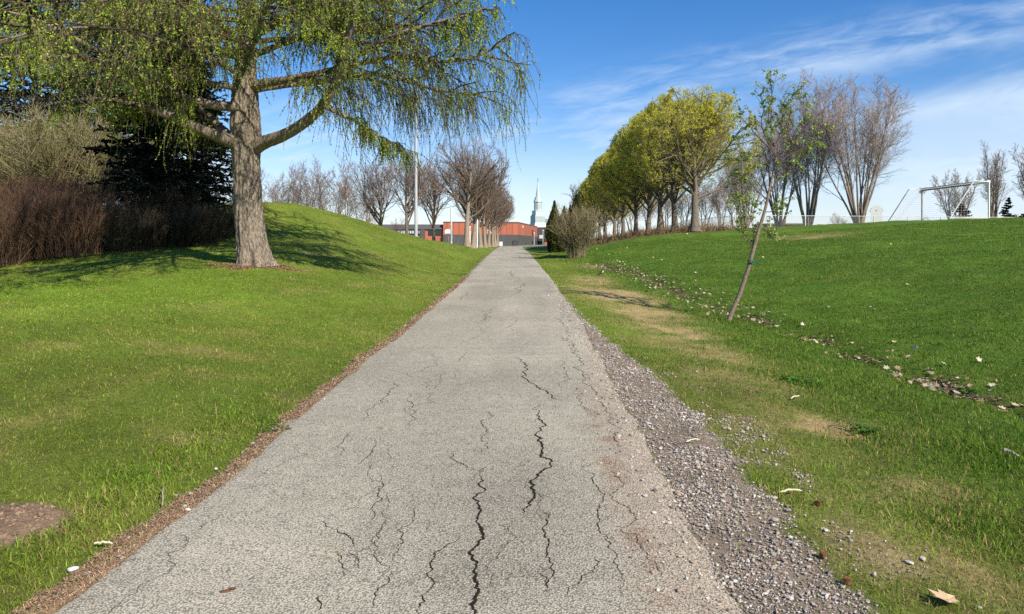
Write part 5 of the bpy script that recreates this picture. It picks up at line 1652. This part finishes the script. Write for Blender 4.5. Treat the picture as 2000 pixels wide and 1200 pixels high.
def fence(name, pts2, h, label, npost, rail_m, wire, rail_r, top_z=None):
    a = np.array(pts2, float)
    s0 = np.concatenate([[0], np.cumsum(np.linalg.norm(np.diff(a, axis=0), axis=1))])

    def at(s):
        x = np.interp(s, s0, a[:, 0]); y = np.interp(s, s0, a[:, 1])
        return x, y
    loc = np.array([a[0, 0], a[0, 1], float(ground(a[0, 0], a[0, 1]))])
    t = thing(name, loc, label, 'fence')

    def zt(s):
        x, y = at(s)
        return ground(x, y) + h if top_z is None else np.interp(s, [0, s0[-1]], top_z)
    ss = np.linspace(0, s0[-1], 60)
    x, y = at(ss); mb = MB(); mb.tube(np.stack([x, y, zt(ss)], 1) - loc, np.full(60, rail_r * .75), 8); mb.build('rail', rail_m, t, smooth=True, colored=False)
    for i, s in enumerate(np.linspace(0, s0[-1], npost)):
        x, y = at(s); z0 = float(ground(x, y)); z1 = float(zt(s))
        r = .042 if i else .06
        mb = MB(); mb.tube(np.array([(x, y, z0 - .1), (x, y, (z0 + z1) / 2), (x, y, z1 + (.05 if i == 0 else .01))]) - loc, [r] * 3, 10); mb.build('post', rail_m, t, smooth=True, colored=False)
    # diamond wires
    st_ = .11
    ss = np.arange(0, s0[-1], st_)
    for sg_ in (1, -1):
        ws = np.linspace(0, 1, 4)
        S2 = np.clip(ss[:, None] + sg_ * ws[None] * h, 0, s0[-1])
        X, Y = at(S2)
        zb = ground(X, Y)
        zt2 = zt(S2.ravel()).reshape(S2.shape)
        Z = zb + (zt2 - zb) * ws[None]
        if sg_ == 1: wm = MB()
        wm.tube(np.stack([X, Y, Z], -1) - loc, np.full(X.shape, wire), 3)
    wm.build('wire_mesh', M['mesh'], t, colored=False)
    return t


cX, cY = 436 * 66 / F, 66
fence('chain_link_fence', [(cX, cY), (740 * 67.5 / F, 67.5), (1090 * 69.5 / F, 69.5)], 1.2, 'white topped chain link fence along the crest behind the young tree', 11, M['wpost'], .0028, .030, (4.26, 4.16))
fence('chain_link_fence', [(cX - .25, cY + .6), (19.2, 90), (18.7, 120)], 1.25, 'grey chain link fence running away behind the maple trunks', 20, M['galv'], .004, .022)

# booth
g = on_ground(1712, 75)
bo = thing('white_booth', g, 'small white arched booth with a dark rounded roof behind the white fence', 'booth', rz=math.radians(-24))
aa = np.linspace(0, np.pi, 14)
prof = [(-.52, 0), (.52, 0), (.52, 1.62), (.66, 1.64), (.66, 1.76), (.52, 1.80)] + [(.50 * math.cos(x), 1.80 + .44 * math.sin(x)) for x in aa[1:-1]] + [(-.52, 1.80), (-.66, 1.76), (-.66, 1.64), (-.52, 1.62)]
n = len(prof)


def slab(prof, y0, y1):
    n = len(prof); mb = MB()
    mb.add([(x, y0, z) for x, z in prof] + [(x, y1, z) for x, z in prof], [np.array([list(range(n))]), np.array([list(range(n, 2 * n))[::-1]]), np.array([(i, i + n, (i + 1) % n + n, (i + 1) % n) for i in range(n)])])
    return mb


slab(prof, 0, .12).build('front', M['white'], bo, colored=False)
mb = MB(); mb.box(-.48, .48, .125, 1.2, 0, 1.62); mb.build('body', mat('grey_side', (.42, .42, .43), .8, noise=.1), bo, colored=False)
rp_ = [(-.60, 1.63), (.60, 1.63), (.60, 1.72)] + [(.56 * math.cos(x), 1.74 + .42 * math.sin(x)) for x in aa] + [(-.60, 1.72)]
slab(rp_, .125, 1.28).build('roof', M['dark'], bo, colored=False)
mb = MB(); mb.tube(np.array([(0, -.03, 1.72), (0, .0, 1.72), (0, .02, 1.72)]), [.05, .05, .01], 10); mb.build('vent', M['dark'], bo, colored=False)

# soccer goal
gx_, gy0, gy1 = 31.6, 49.0, 57.0
gz0, gz1 = float(ground(gx_, gy0)), float(ground(gx_, gy1))
gl = thing('soccer_goal', (gx_, gy0, gz0), 'full size soccer goal with dark crossbar and white net on the crest', 'goal')
ho = 2.44; dz = gz1 - gz0; Ly = gy1 - gy0
zt0 = CZ + (HZ - 355) * gy0 / F - gz0; zt1 = CZ + (HZ - 371) * gy1 / F - gz0
M['navy'] = mat('navy_bar', (.016, .018, .040), .8, .15)  # near-black blue for the long part of the crossbar
M['scuff'] = mat('scuffed_post', (.30, .29, .28), .6, .3, noise=.6, nscale=7)
for y, z0, zt in ((0, 0, zt0), (Ly, dz, zt1)):
    mb = MB(); mb.tube(np.array([(0, y, z0 - .1), (0, y, (z0 + zt) / 2), (0, y, zt)]), [.06] * 3, 12); mb.build('upright', M['scuff'] if y else M['white'], gl, smooth=True, colored=False)
    mb = MB(); mb.bar((-.05, y, zt - .01), (-1.0, y, zt + .04), .035); mb.build('top_bar', M['white'], gl, colored=False)
    mb = MB(); mb.bar((-1.0, y, zt + .05), (-2.6, y, z0), .042); mb.build('stay', M['wpost'] if y == 0 else M['scuff'], gl, colored=False)
    mb = MB(); mb.bar((-.05, y, z0 + .04), (-2.6, y, z0 + .04), .03); mb.build('ground_bar', M['wpost'], gl, colored=False)
mb = MB(); mb.bar((0, 1.6, zt0 + (zt1 - zt0) * .2), (0, Ly, zt1), .115, 12); mb.build('crossbar', M['navy'], gl, colored=False)
mb = MB(); mb.bar((0, 0, zt0), (0, 1.62, zt0 + (zt1 - zt0) * .2), .112, 12); mb.build('crossbar_end', M['white'], gl, colored=False)
mb = MB()


def wire(a, b, sag=0.0):
    t_ = np.linspace(0, 1, 7)[:, None]; p = np.array(a) * (1 - t_) + np.array(b) * t_; p[:, 2] -= sag * 4 * (t_[:, 0] * (1 - t_[:, 0]))
    mb.tube(p, np.full(7, .0032), 3)


def gp(y, s):     # a point of the net: y along the goal, s 0..1 from the crossbar over the top to the ground
    zt = zt0 + (zt1 - zt0) * y / Ly; z0 = dz * y / Ly
    if s < .25: return (-1.0 * s / .25, y, zt)
    k_ = (s - .25) / .75
    return (-1.0 - 1.6 * k_, y, zt + (z0 - zt) * k_)


for s in np.linspace(.12, 1, 20): wire(gp(0, s), gp(Ly, s), .03)
for y in np.linspace(0, Ly, 40):
    p = np.array([gp(y, s) for s in np.linspace(0, 1, 9)]); p[1:-1, 2] -= .05
    mb.tube(p, np.full(9, .0032), 3)
for y in (0, Ly):
    for z in np.linspace(.1, .95, 14):
        zt = zt0 + (zt1 - zt0) * y / Ly; z0 = dz * y / Ly; zz_ = z0 + (zt - z0) * z
        wire((-.03, y, zz_), (-2.6 + 1.6 * z, y, zz_), .03)
    for x in np.linspace(.1, 2.4, 13):
        zt = zt0 + (zt1 - zt0) * y / Ly; z0 = dz * y / Ly
        zz_ = zt if x < 1 else zt + (z0 - zt) * (x - 1) / 1.6
        wire((-x, y, z0), (-x, y, zz_))
mb.build('net', M['wpost'], gl, colored=False)
mb = MB()
for k_ in range(60):
    a = np.array([yr.uniform(-.16, .16), Ly + yr.uniform(-.5, .25), zt1 - yr.uniform(-.12, .25)]); mb.tube(np.array([a, a + yr.normal(0, .06, 3), a + yr.normal(0, .1, 3)]), [.010, .010, .008], 4)
mb.build('tangled_net', M['scuff'], gl, colored=False)

# ------------------------------------------------------------------ the small bird on the verge
bl = G(1175, 538)
bd = thing('small_bird', bl, 'small dark bird with a pale breast standing on the verge near the dry patch', 'bird', rz=math.radians(25))
mb = MB()
pts = np.array([(-.115, 0, .045), (-.085, 0, .062), (-.045, 0, .085), (0, 0, .115), (.035, 0, .150), (.052, 0, .180), (.064, 0, .205), (.080, 0, .215), (.088, 0, .214)])
mb.tube(pts, [.012, .018, .034, .046, .043, .030, .031, .022, .006], 14)
mb.tube(np.array([(-.09, 0, .060), (-.15, 0, .030), (-.20, 0, .004)]), [.020, .018, .014], 8)
for s in (-.022, .022): mb.tube(np.array([(.0, s, .09), (.008, s, .045), (.004, s, .005)]), [.008, .005, .005], 5)
mb.build('body', mat('dark_plumage', (.060, .050, .038), .8, .2, noise=.25, nscale=40), bd, smooth=True, colored=False)
mb = MB(); mb.tube(np.array([(-.01, -.016, .085), (.020, -.018, .110), (.045, -.014, .145), (.054, -.008, .165)]), [.02, .036, .033, .016], 12); mb.build('breast', mat('pale_plumage', (.62, .52, .36), .8), bd, smooth=True, colored=False)
mb = MB(); mb.tube(np.array([(.084, 0, .214), (.098, 0, .211), (.112, 0, .207)]), [.008, .005, .001], 6); mb.build('beak', mat('beak', (.35, .24, .05), .5), bd, smooth=True, colored=False)
mb = MB()
for s in (-1, 1): mb.tube(np.array([(.073, s * .020, .213), (.073, s * .024, .213), (.073, s * .027, .213)]), [.004, .005, .001], 6)
mb.build('eye', M['dark'], bd, smooth=True, colored=False)

# ------------------------------------------------------------------ small things lying about
def leaf_shape(rng, size, curl):
    """one dead maple leaf: a lobed fan with curled rim"""
    ang = np.array([-100, -62, -40, -8, 20, 48, 66, 90, 114, 132, 160, 188, 220, 242, 280]) * math.pi / 180
    rad = np.array([.30, .62, .42, .95, .50, .98, .62, 1.05, .62, .98, .50, .95, .42, .62, .30]) * .5
    r = rad * size * rng.uniform(.85, 1.1, len(ang))
    x, y = r * np.cos(ang), r * np.sin(ang)
    z = curl * size * ((np.hypot(x, y) / (size * .5)) ** 2) * (.5 + .5 * np.sin(ang * 2 + rng.uniform(0, 6))) + rng.normal(0, .02 * size, len(ang))
    v = np.concatenate([[[0, 0, 0]], np.stack([x, y, z], 1)])
    n = len(ang)
    f = np.array([(0, i, i + 1) for i in range(1, n)] + [(0, n, 1)])
    return v, f


def rotm(rng, tilt):
    a = rng.uniform(0, 2 * math.pi); t = rng.normal(0, tilt); u = rng.uniform(0, 2 * math.pi)
    return np.array((Matrix.Rotation(a, 3, 'Z') @ Matrix.Rotation(t, 3, Vector((math.cos(u), math.sin(u), 0)))))


def in_view(x, y, m=.74):
    return np.abs(x) < m * y + .4


sr = np.random.default_rng(2024)
lit = MB()
pal = [(.44, .355, .25), (.35, .255, .165), (.22, .14, .085), (.10, .070, .050), (.52, .45, .34)]
ly = np.concatenate([sr.uniform(5.5, 34, 900), sr.uniform(5.5, 13, 700)])
ly = np.concatenate([ly, sr.uniform(15, 34, 700)])
lx = ditch_x(ly) + sr.normal(0, .17, len(ly)) * np.interp(ly, [12, 20], [1, 2.6]) + sr.choice([0, 0, .25], len(ly)) * sr.normal(0, 1, len(ly))
keep = (fbm(lx * 0 + 0.7, ly * 0.8, 15, 3) + sr.normal(0, .06, len(ly)) > np.interp(ly, [13, 18], [.46, .38])) & in_view(lx, ly)
for x, y in zip(lx[keep], ly[keep]):
    v, f = leaf_shape(sr, sr.uniform(.05, .12), sr.uniform(.0, .35))
    v = v @ rotm(sr, .5).T + [x, y, float(ground(x, y)) + sr.uniform(.012, .06)]
    lit.add(v, f, np.array(pal[sr.choice(5, p=[.26, .24, .18, .14, .18])]) * sr.uniform(.75, 1.2))
tag(lit.build('leaf_litter', M['litter']), 'strip of dead brown and tan leaves caught in the shallow ditch', 'leaf litter', kind='stuff')

# single pale leaves on the slope
spots = [(1569, 566), (1503, 590), (1553, 567), (1773, 560), (1700, 604), (1709, 609), (1620, 605), (1746, 674), (1788, 687), (1844, 719), (1793, 712), (1896, 648), (1970, 623), (1913, 710), (1938, 759), (1568, 640),
         (1535, 620), (1584, 638), (1342, 459), (1307, 487), (1361, 501), (1294, 510), (1398, 517), (1360, 536), (1358, 552), (1325, 523), (1236, 524), (1171, 510), (1178, 511), (1165, 489), (1250, 517), (1277, 506),
         (1331, 498), (1262, 471), (1213, 497), (1190, 500), (1452, 540), (1490, 505), (1601, 492), (1425, 487), (1225, 487), (1300, 472), (1206, 512), (1388, 490), (1655, 520), (1530, 470), (1810, 600), (1870, 500), (1740, 480)]
lms = []
for k in range(4):
    v, f = leaf_shape(sr, .115, .12 + .07 * k)
    lms.append(mesh_np('dead_leaf', v, [f], M['litter'], np.array([(.55, .49, .35), (.50, .42, .29), (.58, .53, .40), (.46, .35, .23)][k]) * np.ones((len(v), 1))))
for px, py in spots:
    g = G(px, py)
    o = link('dead_leaf', lms[sr.integers(0, 4)])
    o.location = g + [0, 0, .035 + .0006 * g[1]]
    o.rotation_euler = (sr.normal(0, .45) + .2, sr.normal(0, .45), sr.uniform(0, 6.28))
    s_ = sr.uniform(.7, 1.15) * (1 if g[1] < 25 else 1.25); o.scale = (s_,) * 3
    tag(o, 'pale dried maple leaf lying by itself on the green slope', 'dead leaf', 'pale single leaves scattered over the right slope')
v, f = leaf_shape(sr, .15, .10)
o = link('dead_leaf', mesh_np('dead_leaf', v, [f], M['litter'], np.array((.56, .41, .24)) * np.ones((len(v), 1))))
g = G(1853, 1186); o.location = g + [0, 0, .03]; o.rotation_euler = (.15, .12, .9)
tag(o, 'large curled tan leaf at the bottom of the picture on the right verge', 'dead leaf')

# sticks, bark, cones, pale stones
def stick(name, p0, p1, r, m, label, cat, group=None, arch=.01):
    a = G(*p0); b = G(*p1)
    n = 7; t_ = np.linspace(0, 1, n)[:, None]
    pts = a * (1 - t_) + b * t_; pts[:, 2] += .02 + r + arch * np.sin(t_[:, 0] * math.pi); pts[1:-1] += sr.normal(0, r * .5, (n - 2, 3))
    mb = MB(); v, q = tubes((pts - a)[None], (r * np.array([.7, 1, .95, .9, .85, .8, .5]))[None], 8)
    mb.add(v, [q, np.array([list(range(8))[::-1]]), np.array([list(range(n * 8 - 8, n * 8))])])
    o = mb.build(name, m, None, smooth=False, colored=False); o.location = a
    tag(o, label, cat, group)
    return o


M['straw'] = mat('dry_straw', (.66, .58, .40), .8, .2, noise=.15, nscale=30)
M['stickm'] = mat('grey_stick', (.33, .29, .24), .9, .1, noise=.3, nscale=30, bump=.5, bscale=60)
M['barkbit'] = mat('brown_bark', (.16, .075, .045), .9, .15, noise=.45, nscale=45, bump=.8, bscale=70)
stick('dry_stalk', (1524, 971), (1566, 970), .006, M['straw'], 'pale dry stalk lying across the gravel edge', 'stalk')
stick('dry_stalk', (1340, 870), (1366, 866), .005, M['straw'], 'short pale dry stalk on the gravel', 'stalk')
stick('dry_stalk', (184, 1074), (220, 1073), .006, M['straw'], 'pale dry stalk among the brown needles at the left path edge', 'stalk')
stick('dry_stalk', (1545, 785), (1562, 780), .006, M['straw'], 'short pale dry stalk in the grass beside a dark weed clump', 'stalk')
stick('twig', (1955, 888), (1992, 902), .013, M['stickm'], 'grey broken twig in the deep grass near the right picture edge', 'twig')
stick('twig', (317, 998), (320, 965), .004, M['stickm'], 'thin dark twig sticking up at the left path edge', 'twig', arch=.05)
bk = stick('bark_fragment', (434, 1172), (461, 1161), .014, M['barkbit'], 'reddish brown bark fragment on the asphalt near the bottom edge', 'bark')
bk.scale = (1, 1, .55)


def cone_obj(px, py, label):
    g = G(px, py); mb = MB()
    for k in range(10):
        for j in range(9):
            a = j * 2 * math.pi / 9 + (k % 2) * .35; h = k / 9; r = .022 * math.sin(math.pi * (.12 + .82 * h)) + .004
            c = np.array([math.cos(a) * r, math.sin(a) * r, .008 + h * .055]); d = np.array([math.cos(a), math.sin(a), -.15])
            u = np.array([-math.sin(a), math.cos(a), 0]) * .007
            mb.add([c - u - d * .006, c + u - d * .006, c + d * .010 + [0, 0, .004], c + [0, 0, .011]], np.array([(0, 1, 2), (0, 2, 3), (1, 3, 2)]))
    mb.tube(np.array([(0, 0, 0), (0, 0, .03), (0, 0, .064)]), [.012, .014, .003], 8)
    o = mb.build('pine_cone', M['conem'], None, colored=False); o.location = g + [0, 0, .016]; o.scale = (.55,) * 3; o.rotation_euler = (1.35, .2, sr.uniform(0, 6))
    tag(o, label, 'pine cone')


M['conem'] = mat('cone_scales', (.21, .10, .045), .85, .15, noise=.3, nscale=60)
cone_obj(1645, 1146, 'brown pine cone on the gravel, lowest of the three in the picture')
cone_obj(1610, 1090, 'brown pine cone at the outer gravel edge, middle one of the three')
cone_obj(1604, 992, 'brown pine cone among stones in the grass, uppermost of the three')


def ico():
    t = (1 + 5 ** .5) / 2
    v = unit(np.array([(-1, t, 0), (1, t, 0), (-1, -t, 0), (1, -t, 0), (0, -1, t), (0, 1, t), (0, -1, -t), (0, 1, -t), (t, 0, -1), (t, 0, 1), (-t, 0, -1), (-t, 0, 1)], float))
    f = np.array([(0, 11, 5), (0, 5, 1), (0, 1, 7), (0, 7, 10), (0, 10, 11), (1, 5, 9), (5, 11, 4), (11, 10, 2), (10, 7, 6), (7, 1, 8), (3, 9, 4), (3, 4, 2), (3, 2, 6), (3, 6, 8), (3, 8, 9), (4, 9, 5), (2, 4, 11), (6, 2, 10), (8, 6, 7), (9, 8, 1)])
    return v, f


IV, IF = ico()


def stones_mesh(x, y, z, size, rng, colf):
    n = len(x)
    v = IV[None] * (1 + rng.normal(0, .20, (n, 12, 1)))
    sc = np.stack([rng.uniform(.7, 1.3, n), rng.uniform(.6, 1.1, n), rng.uniform(.42, .8, n)], 1)
    v = v * sc[:, None] * (size * .5)[:, None, None]
    a = rng.uniform(0, 6.283, n); c, s = np.cos(a)[:, None], np.sin(a)[:, None]
    v = np.stack([v[..., 0] * c - v[..., 1] * s, v[..., 0] * s + v[..., 1] * c, v[..., 2]], -1)
    v = v + np.stack([x, y, z], 1)[:, None]
    f = (np.arange(n)[:, None, None] * 12 + IF[None]).reshape(-1, 3)
    return v.reshape(-1, 3), f, np.repeat(colf, 12, axis=0)


def stone_cols(n, rng):
    k = rng.choice(4, n, p=[.5, .22, .16, .12])
    b = np.array([(.38, .335, .285), (.52, .485, .43), (.19, .165, .145), (.35, .25, .185)])[k]
    return np.clip(b * (1 + rng.normal(0, .16, (n, 1))), .03, .8)


gr = np.random.default_rng(31)
n = 210000
yy = 2.2 * np.exp(gr.uniform(0, math.log(22 / 2.2), n)); xx = gr.uniform(.70, 3.2, n)
cov = cover(xx, yy)
gmask = cov[4]
keep = (gr.uniform(0, 1, n) < gmask * np.interp(yy, [2, 5, 10, 22], [1, .95, .8, .5])) & in_view(xx, yy)
xx, yy = xx[keep], yy[keep]
sz = np.clip(np.exp(gr.normal(math.log(.0068), .52, len(xx))), .0035, .034) * np.interp(yy, [2, 6, 20], [.95, 1.25, 2.0])
edge_k = xx - gravel_right(yy) > .03
sz = np.where(edge_k, sz * 1.25, sz)
dens_k = sstep(fbm(xx * 2.2, yy * 2.2, 44, 3), .30, .62) * .75 + .25
kk = gr.uniform(0, 1, len(xx)) < dens_k
xx, yy, sz = xx[kk], yy[kk], sz[kk]
v, f, c = stones_mesh(xx, yy, ground(xx, yy) + sz * .18 + .004, sz, gr, stone_cols(len(xx), gr))
mb = MB(); mb.add(v, f, c)
# loose grit on the asphalt edges
n = 2600
yy = 2.3 * np.exp(gr.uniform(0, math.log(9), n)); side = gr.random(n) < .72
e = np.abs(gr.normal(0, .16, n))
xx = np.where(side, right_edge(yy) - e, left_edge(yy) + e * .5 - .03)
ok = in_view(xx, yy); xx, yy = xx[ok], yy[ok]
sz = np.clip(np.exp(gr.normal(math.log(.010), .45, len(xx))), .004, .03) * np.interp(yy, [2, 6, 20], [.9, 1.2, 2])
v, f, c = stones_mesh(xx, yy, path_surface(xx, yy) + sz * .18, sz, gr, stone_cols(len(xx), gr)); mb.add(v, f, c)
# clods on the bare earth patch
n = 1500
cxx = -2.66 + gr.normal(0, .30, n); cyy = 3.76 + gr.normal(0, .28, n)
ok = (cover(cxx, cyy)[1] > .4) & in_view(cxx, cyy); cxx, cyy = cxx[ok], cyy[ok]
sz = np.clip(np.exp(gr.normal(math.log(.011), .55, len(cxx))), .004, .04)
v, f, c = stones_mesh(cxx, cyy, ground(cxx, cyy) + sz * .1, sz, gr, np.clip(C_DIRT[None] * (1 + gr.normal(0, .25, (len(cxx), 1))), .02, .6))
cm_ = MB(); cm_.add(v, f, c); tag(cm_.build('soil_crumbs', M['stone']), 'crumbs of bare brown soil in the grass at the lower left', 'soil', kind='stuff')
tag(mb.build('gravel', M['stone']), 'loose grey gravel spread along the right edge of the asphalt', 'gravel', kind='stuff')

# larger pale stones that lie apart at the left edge
for i, (px, py, s_) in enumerate([(478, 906, .05), (422, 922, .06), (372, 970, .05), (362, 997, .06), (290, 1069, .055), (240, 1100, .075), (143, 1122, .085), (173, 1127, .05), (452, 948, .04), (345, 975, .04)]):
    g = G(px, py)
    s_ *= .5
    v, f, c = stones_mesh(np.zeros(1), np.zeros(1), np.zeros(1), np.array([s_]), gr, np.array([(.56, .55, .54)]) * gr.uniform(.8, 1.15))
    o = link('pebble', mesh_np('pebble', v, [f], M['stone'], c)); o.location = g + [0, 0, s_ * .15 + .01]
    tag(o, 'pale pebble lying on the needle strewn left edge of the asphalt', 'pebble', 'pale pebbles along the left path edge')

# fallen needles
nr_ = np.random.default_rng(8)
n = 330000
yy = 2.3 * np.exp(nr_.uniform(0, math.log(24 / 2.3), n)); xx = left_edge(yy) - nr_.uniform(-.12, .42, n)
cv = cover(xx, yy)
keep = (nr_.uniform(0, 1, n) < np.clip(cv[2], 0, 1) * np.interp(yy, [2, 8, 24], [.5, .45, .35])) & in_view(xx, yy)
xx, yy = xx[keep], yy[keep]
n2 = 26000
bx = G_LARCH[0] + nr_.normal(0, .95, n2); by = G_LARCH[1] + nr_.normal(0, .8, n2)
k2 = nr_.uniform(0, 1, n2) < cover(bx, by)[3]
xx = np.concatenate([xx, bx[k2]]); yy = np.concatenate([yy, by[k2]])
n = len(xx); a = nr_.uniform(0, 6.283, n)
Lh = nr_.uniform(.006, .016, n) * np.interp(yy, [2, 6, 20], [1, 1.2, 2.0]); wh = nr_.uniform(.0008, .0016, n) * np.interp(yy, [2, 6, 20], [1, 1.6, 4])
z = ground(xx, yy) + nr_.uniform(.004, .022, n); on = xx > left_edge(yy) + .10
z = np.where(on, path_surface(xx, yy) + .004, np.maximum(z, np.where(xx > left_edge(yy), path_surface(xx, yy) + .003, -9)))
d2 = np.stack([np.cos(a) * Lh, np.sin(a) * Lh, nr_.normal(0, .28, n) * Lh], 1); p2 = np.stack([-np.sin(a) * wh, np.cos(a) * wh, wh * 0], 1); c0 = np.stack([xx, yy, z], 1)
v = np.stack([c0 - d2 - p2, c0 + d2 - p2, c0 + d2 + p2, c0 - d2 + p2], 1).reshape(-1, 3)
mb = MB(); mb.add(v, np.arange(n * 4).reshape(n, 4), jitcol((.36, .24, .14), n, nr_, .36, .10))
tag(mb.build('fallen_needles', M['litter']), 'rusty brown fallen larch needles along the left path edge and round the trunk', 'needle litter', kind='stuff')

# broad leaved weeds in the verge
def weed(px, py, n, ln, label):
    g = G(px, py); mb = MB(); wr = np.random.default_rng(int(px))
    az = wr.uniform(0, 6.283, n); L_ = ln * wr.uniform(.5, 1.2, n); off_ = wr.normal(0, ln * .9, (n, 2))
    for k in range(n):
        d = np.array([math.cos(az[k]), math.sin(az[k]), 0]); sd = np.array([-d[1], d[0], 0]); h = wr.uniform(.25, .7)
        b_ = np.array([off_[k, 0], off_[k, 1], 0]); b_[2] = float(ground(g[0] + b_[0], g[1] + b_[1])) - g[2]
        rows = []
        for t_, w_ in ((0, .04), (.3, .13), (.6, .17), (.85, .10), (1.0, .01)):
            c_ = b_ + d * L_[k] * t_ + np.array([0, 0, L_[k] * h * (t_ - .62 * t_ * t_) * 1.6 + .01])
            rows += [c_ - sd * L_[k] * w_, c_ + [0, 0, -L_[k] * .03], c_ + sd * L_[k] * w_]
        f = [(i * 3 + j, i * 3 + j + 1, i * 3 + j + 4, i * 3 + j + 3) for i in range(4) for j in range(2)]
        mb.add(np.array(rows), np.array(f), np.array([.080, .175, .026]) * wr.uniform(.7, 1.5))
    o = mb.build('weed_clump', M['leaf']); o.location = g
    tag(o, label, 'weed', 'broad leaved weed clumps in the grass')


weed(1556, 748, 90, .10, 'dark green broad leaved weed clump on the right verge, nearest the gravel')
weed(1690, 845, 55, .085, 'dark green weed clump on the right verge beside a dry patch')
weed(1880, 770, 50, .09, 'dark green weed clump just below the leaf filled ditch at right')
weed(540, 845, 45, .06, 'dark green weed clump at the left edge of the path')

# ------------------------------------------------------------------ grass blades
br = np.random.default_rng(404)


def lushness(x, y):
    dl = left_edge(y) - x
    a = np.exp(-((dl - .42) / .20) ** 2) * (y < 7.5) * (y > 2) * sstep(y, 8, 5)
    for px, py, r in LUSH:
        a = np.maximum(a, ell(x, y, px, py, r, r))
    return a


LUSH = [(*G(1560, 748)[:2], .38), (*G(1700, 860)[:2], .30), (*G(1890, 1020)[:2], .35), (*G(1500, 960)[:2], .22), (*G(540, 830)[:2], .25), (*G(330, 632)[:2], .22), (*G(230, 935)[:2], .2), (*G(1260, 705)[:2], .3), (*G(1950, 900)[:2], .5)]
n = 1900000
dmin, dmax = 2.15, 46.0
ex = 0.55
u = br.uniform(0, 1, n)
dd = (dmin ** ex + u * (dmax ** ex - dmin ** ex)) ** (1 / ex)
xx = br.uniform(-.75, .75, n) * dd + br.uniform(-.3, .3, n)
ok = (xx < left_edge(dd) + .02) | (xx > right_edge(dd) - .01)
xx, dd = xx[ok], dd[ok]
cv = cover(xx, dd); dry, dirt, need, litt, grav, dit, n1, n2, n3 = cv
bare = np.clip(np.maximum.reduce([dirt, need * .74, litt * .9, grav * .97, dit * .7]), 0, 1)
lush = lushness(xx, dd)
pk = (1 - bare) * (1 - .80 * np.minimum(1, dry)) * (0.35 + 0.9 * n3) * (.75 + .5 * lush)
keep = br.uniform(0, 1, len(xx)) < pk * .85
sel = lambda a: a[keep]
xx, dd, dry, n1, n2, n3, lush = map(sel, (xx, dd, dry, n1, n2, n3, lush))
n = len(xx)
zz = ground(xx, dd)
side = sstep(xx, 1.4, 3.2)
hgt = (.025 + .011 * side) * np.exp(br.normal(-.05, .38, n)) * (1 - .35 * dry) * (.7 + .6 * n1) * (1 + .55 * lush) * np.interp(dd, [2, 10, 46], [1, 1.05, 1.25])
wid = br.uniform(.0011, .0026, n) * np.interp(dd, [2, 5, 12, 46], [.95, 1.3, 2.4, 6.0]) * (1 + .35 * lush)
az = br.uniform(0, 6.283, n); lean = np.abs(br.normal(0, .90, n)) + .2
la = br.uniform(0, 6.283, n)
tip = np.stack([np.cos(la) * np.sin(lean), np.sin(la) * np.sin(lean), np.cos(lean)], 1) * hgt[:, None]
mid = tip * np.array([.36, .36, .60]); mid[:, 2] = np.maximum(mid[:, 2], hgt * .3)
pw = np.stack([np.cos(az), np.sin(az), az * 0], 1) * wid[:, None]
b0 = np.stack([xx, dd, zz - .004], 1)
v = np.stack([b0 - pw, b0 + pw, b0 + mid + pw * .75, b0 + mid - pw * .75, b0 + tip], 1).reshape(-1, 3)
ix = np.arange(n)[:, None] * 5
q4 = ix + np.array([[0, 1, 2, 3]]); t3 = ix + np.array([[3, 2, 4]])
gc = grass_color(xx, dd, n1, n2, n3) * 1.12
gc = gc * (1 - .30 * lush[:, None]) + np.array([.070, .150, .016]) * .30 * lush[:, None] * 1.3
pdry = br.uniform(0, 1, n) < np.clip(.035 + .72 * dry + .025 * (xx < 0), 0, 1)
gc = np.where(pdry[:, None], C_DRY[None] * br.uniform(.7, 1.3, (n, 1)), gc * np.exp(br.normal(-.03, .30, (n, 1))) * (1 + br.normal(0, .06, (n, 3))))
gc = np.clip(gc, .006, .8)
me = mesh_np('grass', v, [q4, t3], M['blade'], np.repeat(gc, 5, axis=0))
tag(link('grass', me), 'short green grass blades with dry tufts on both sides of the path', 'grass', kind='stuff')
print('blades', n)
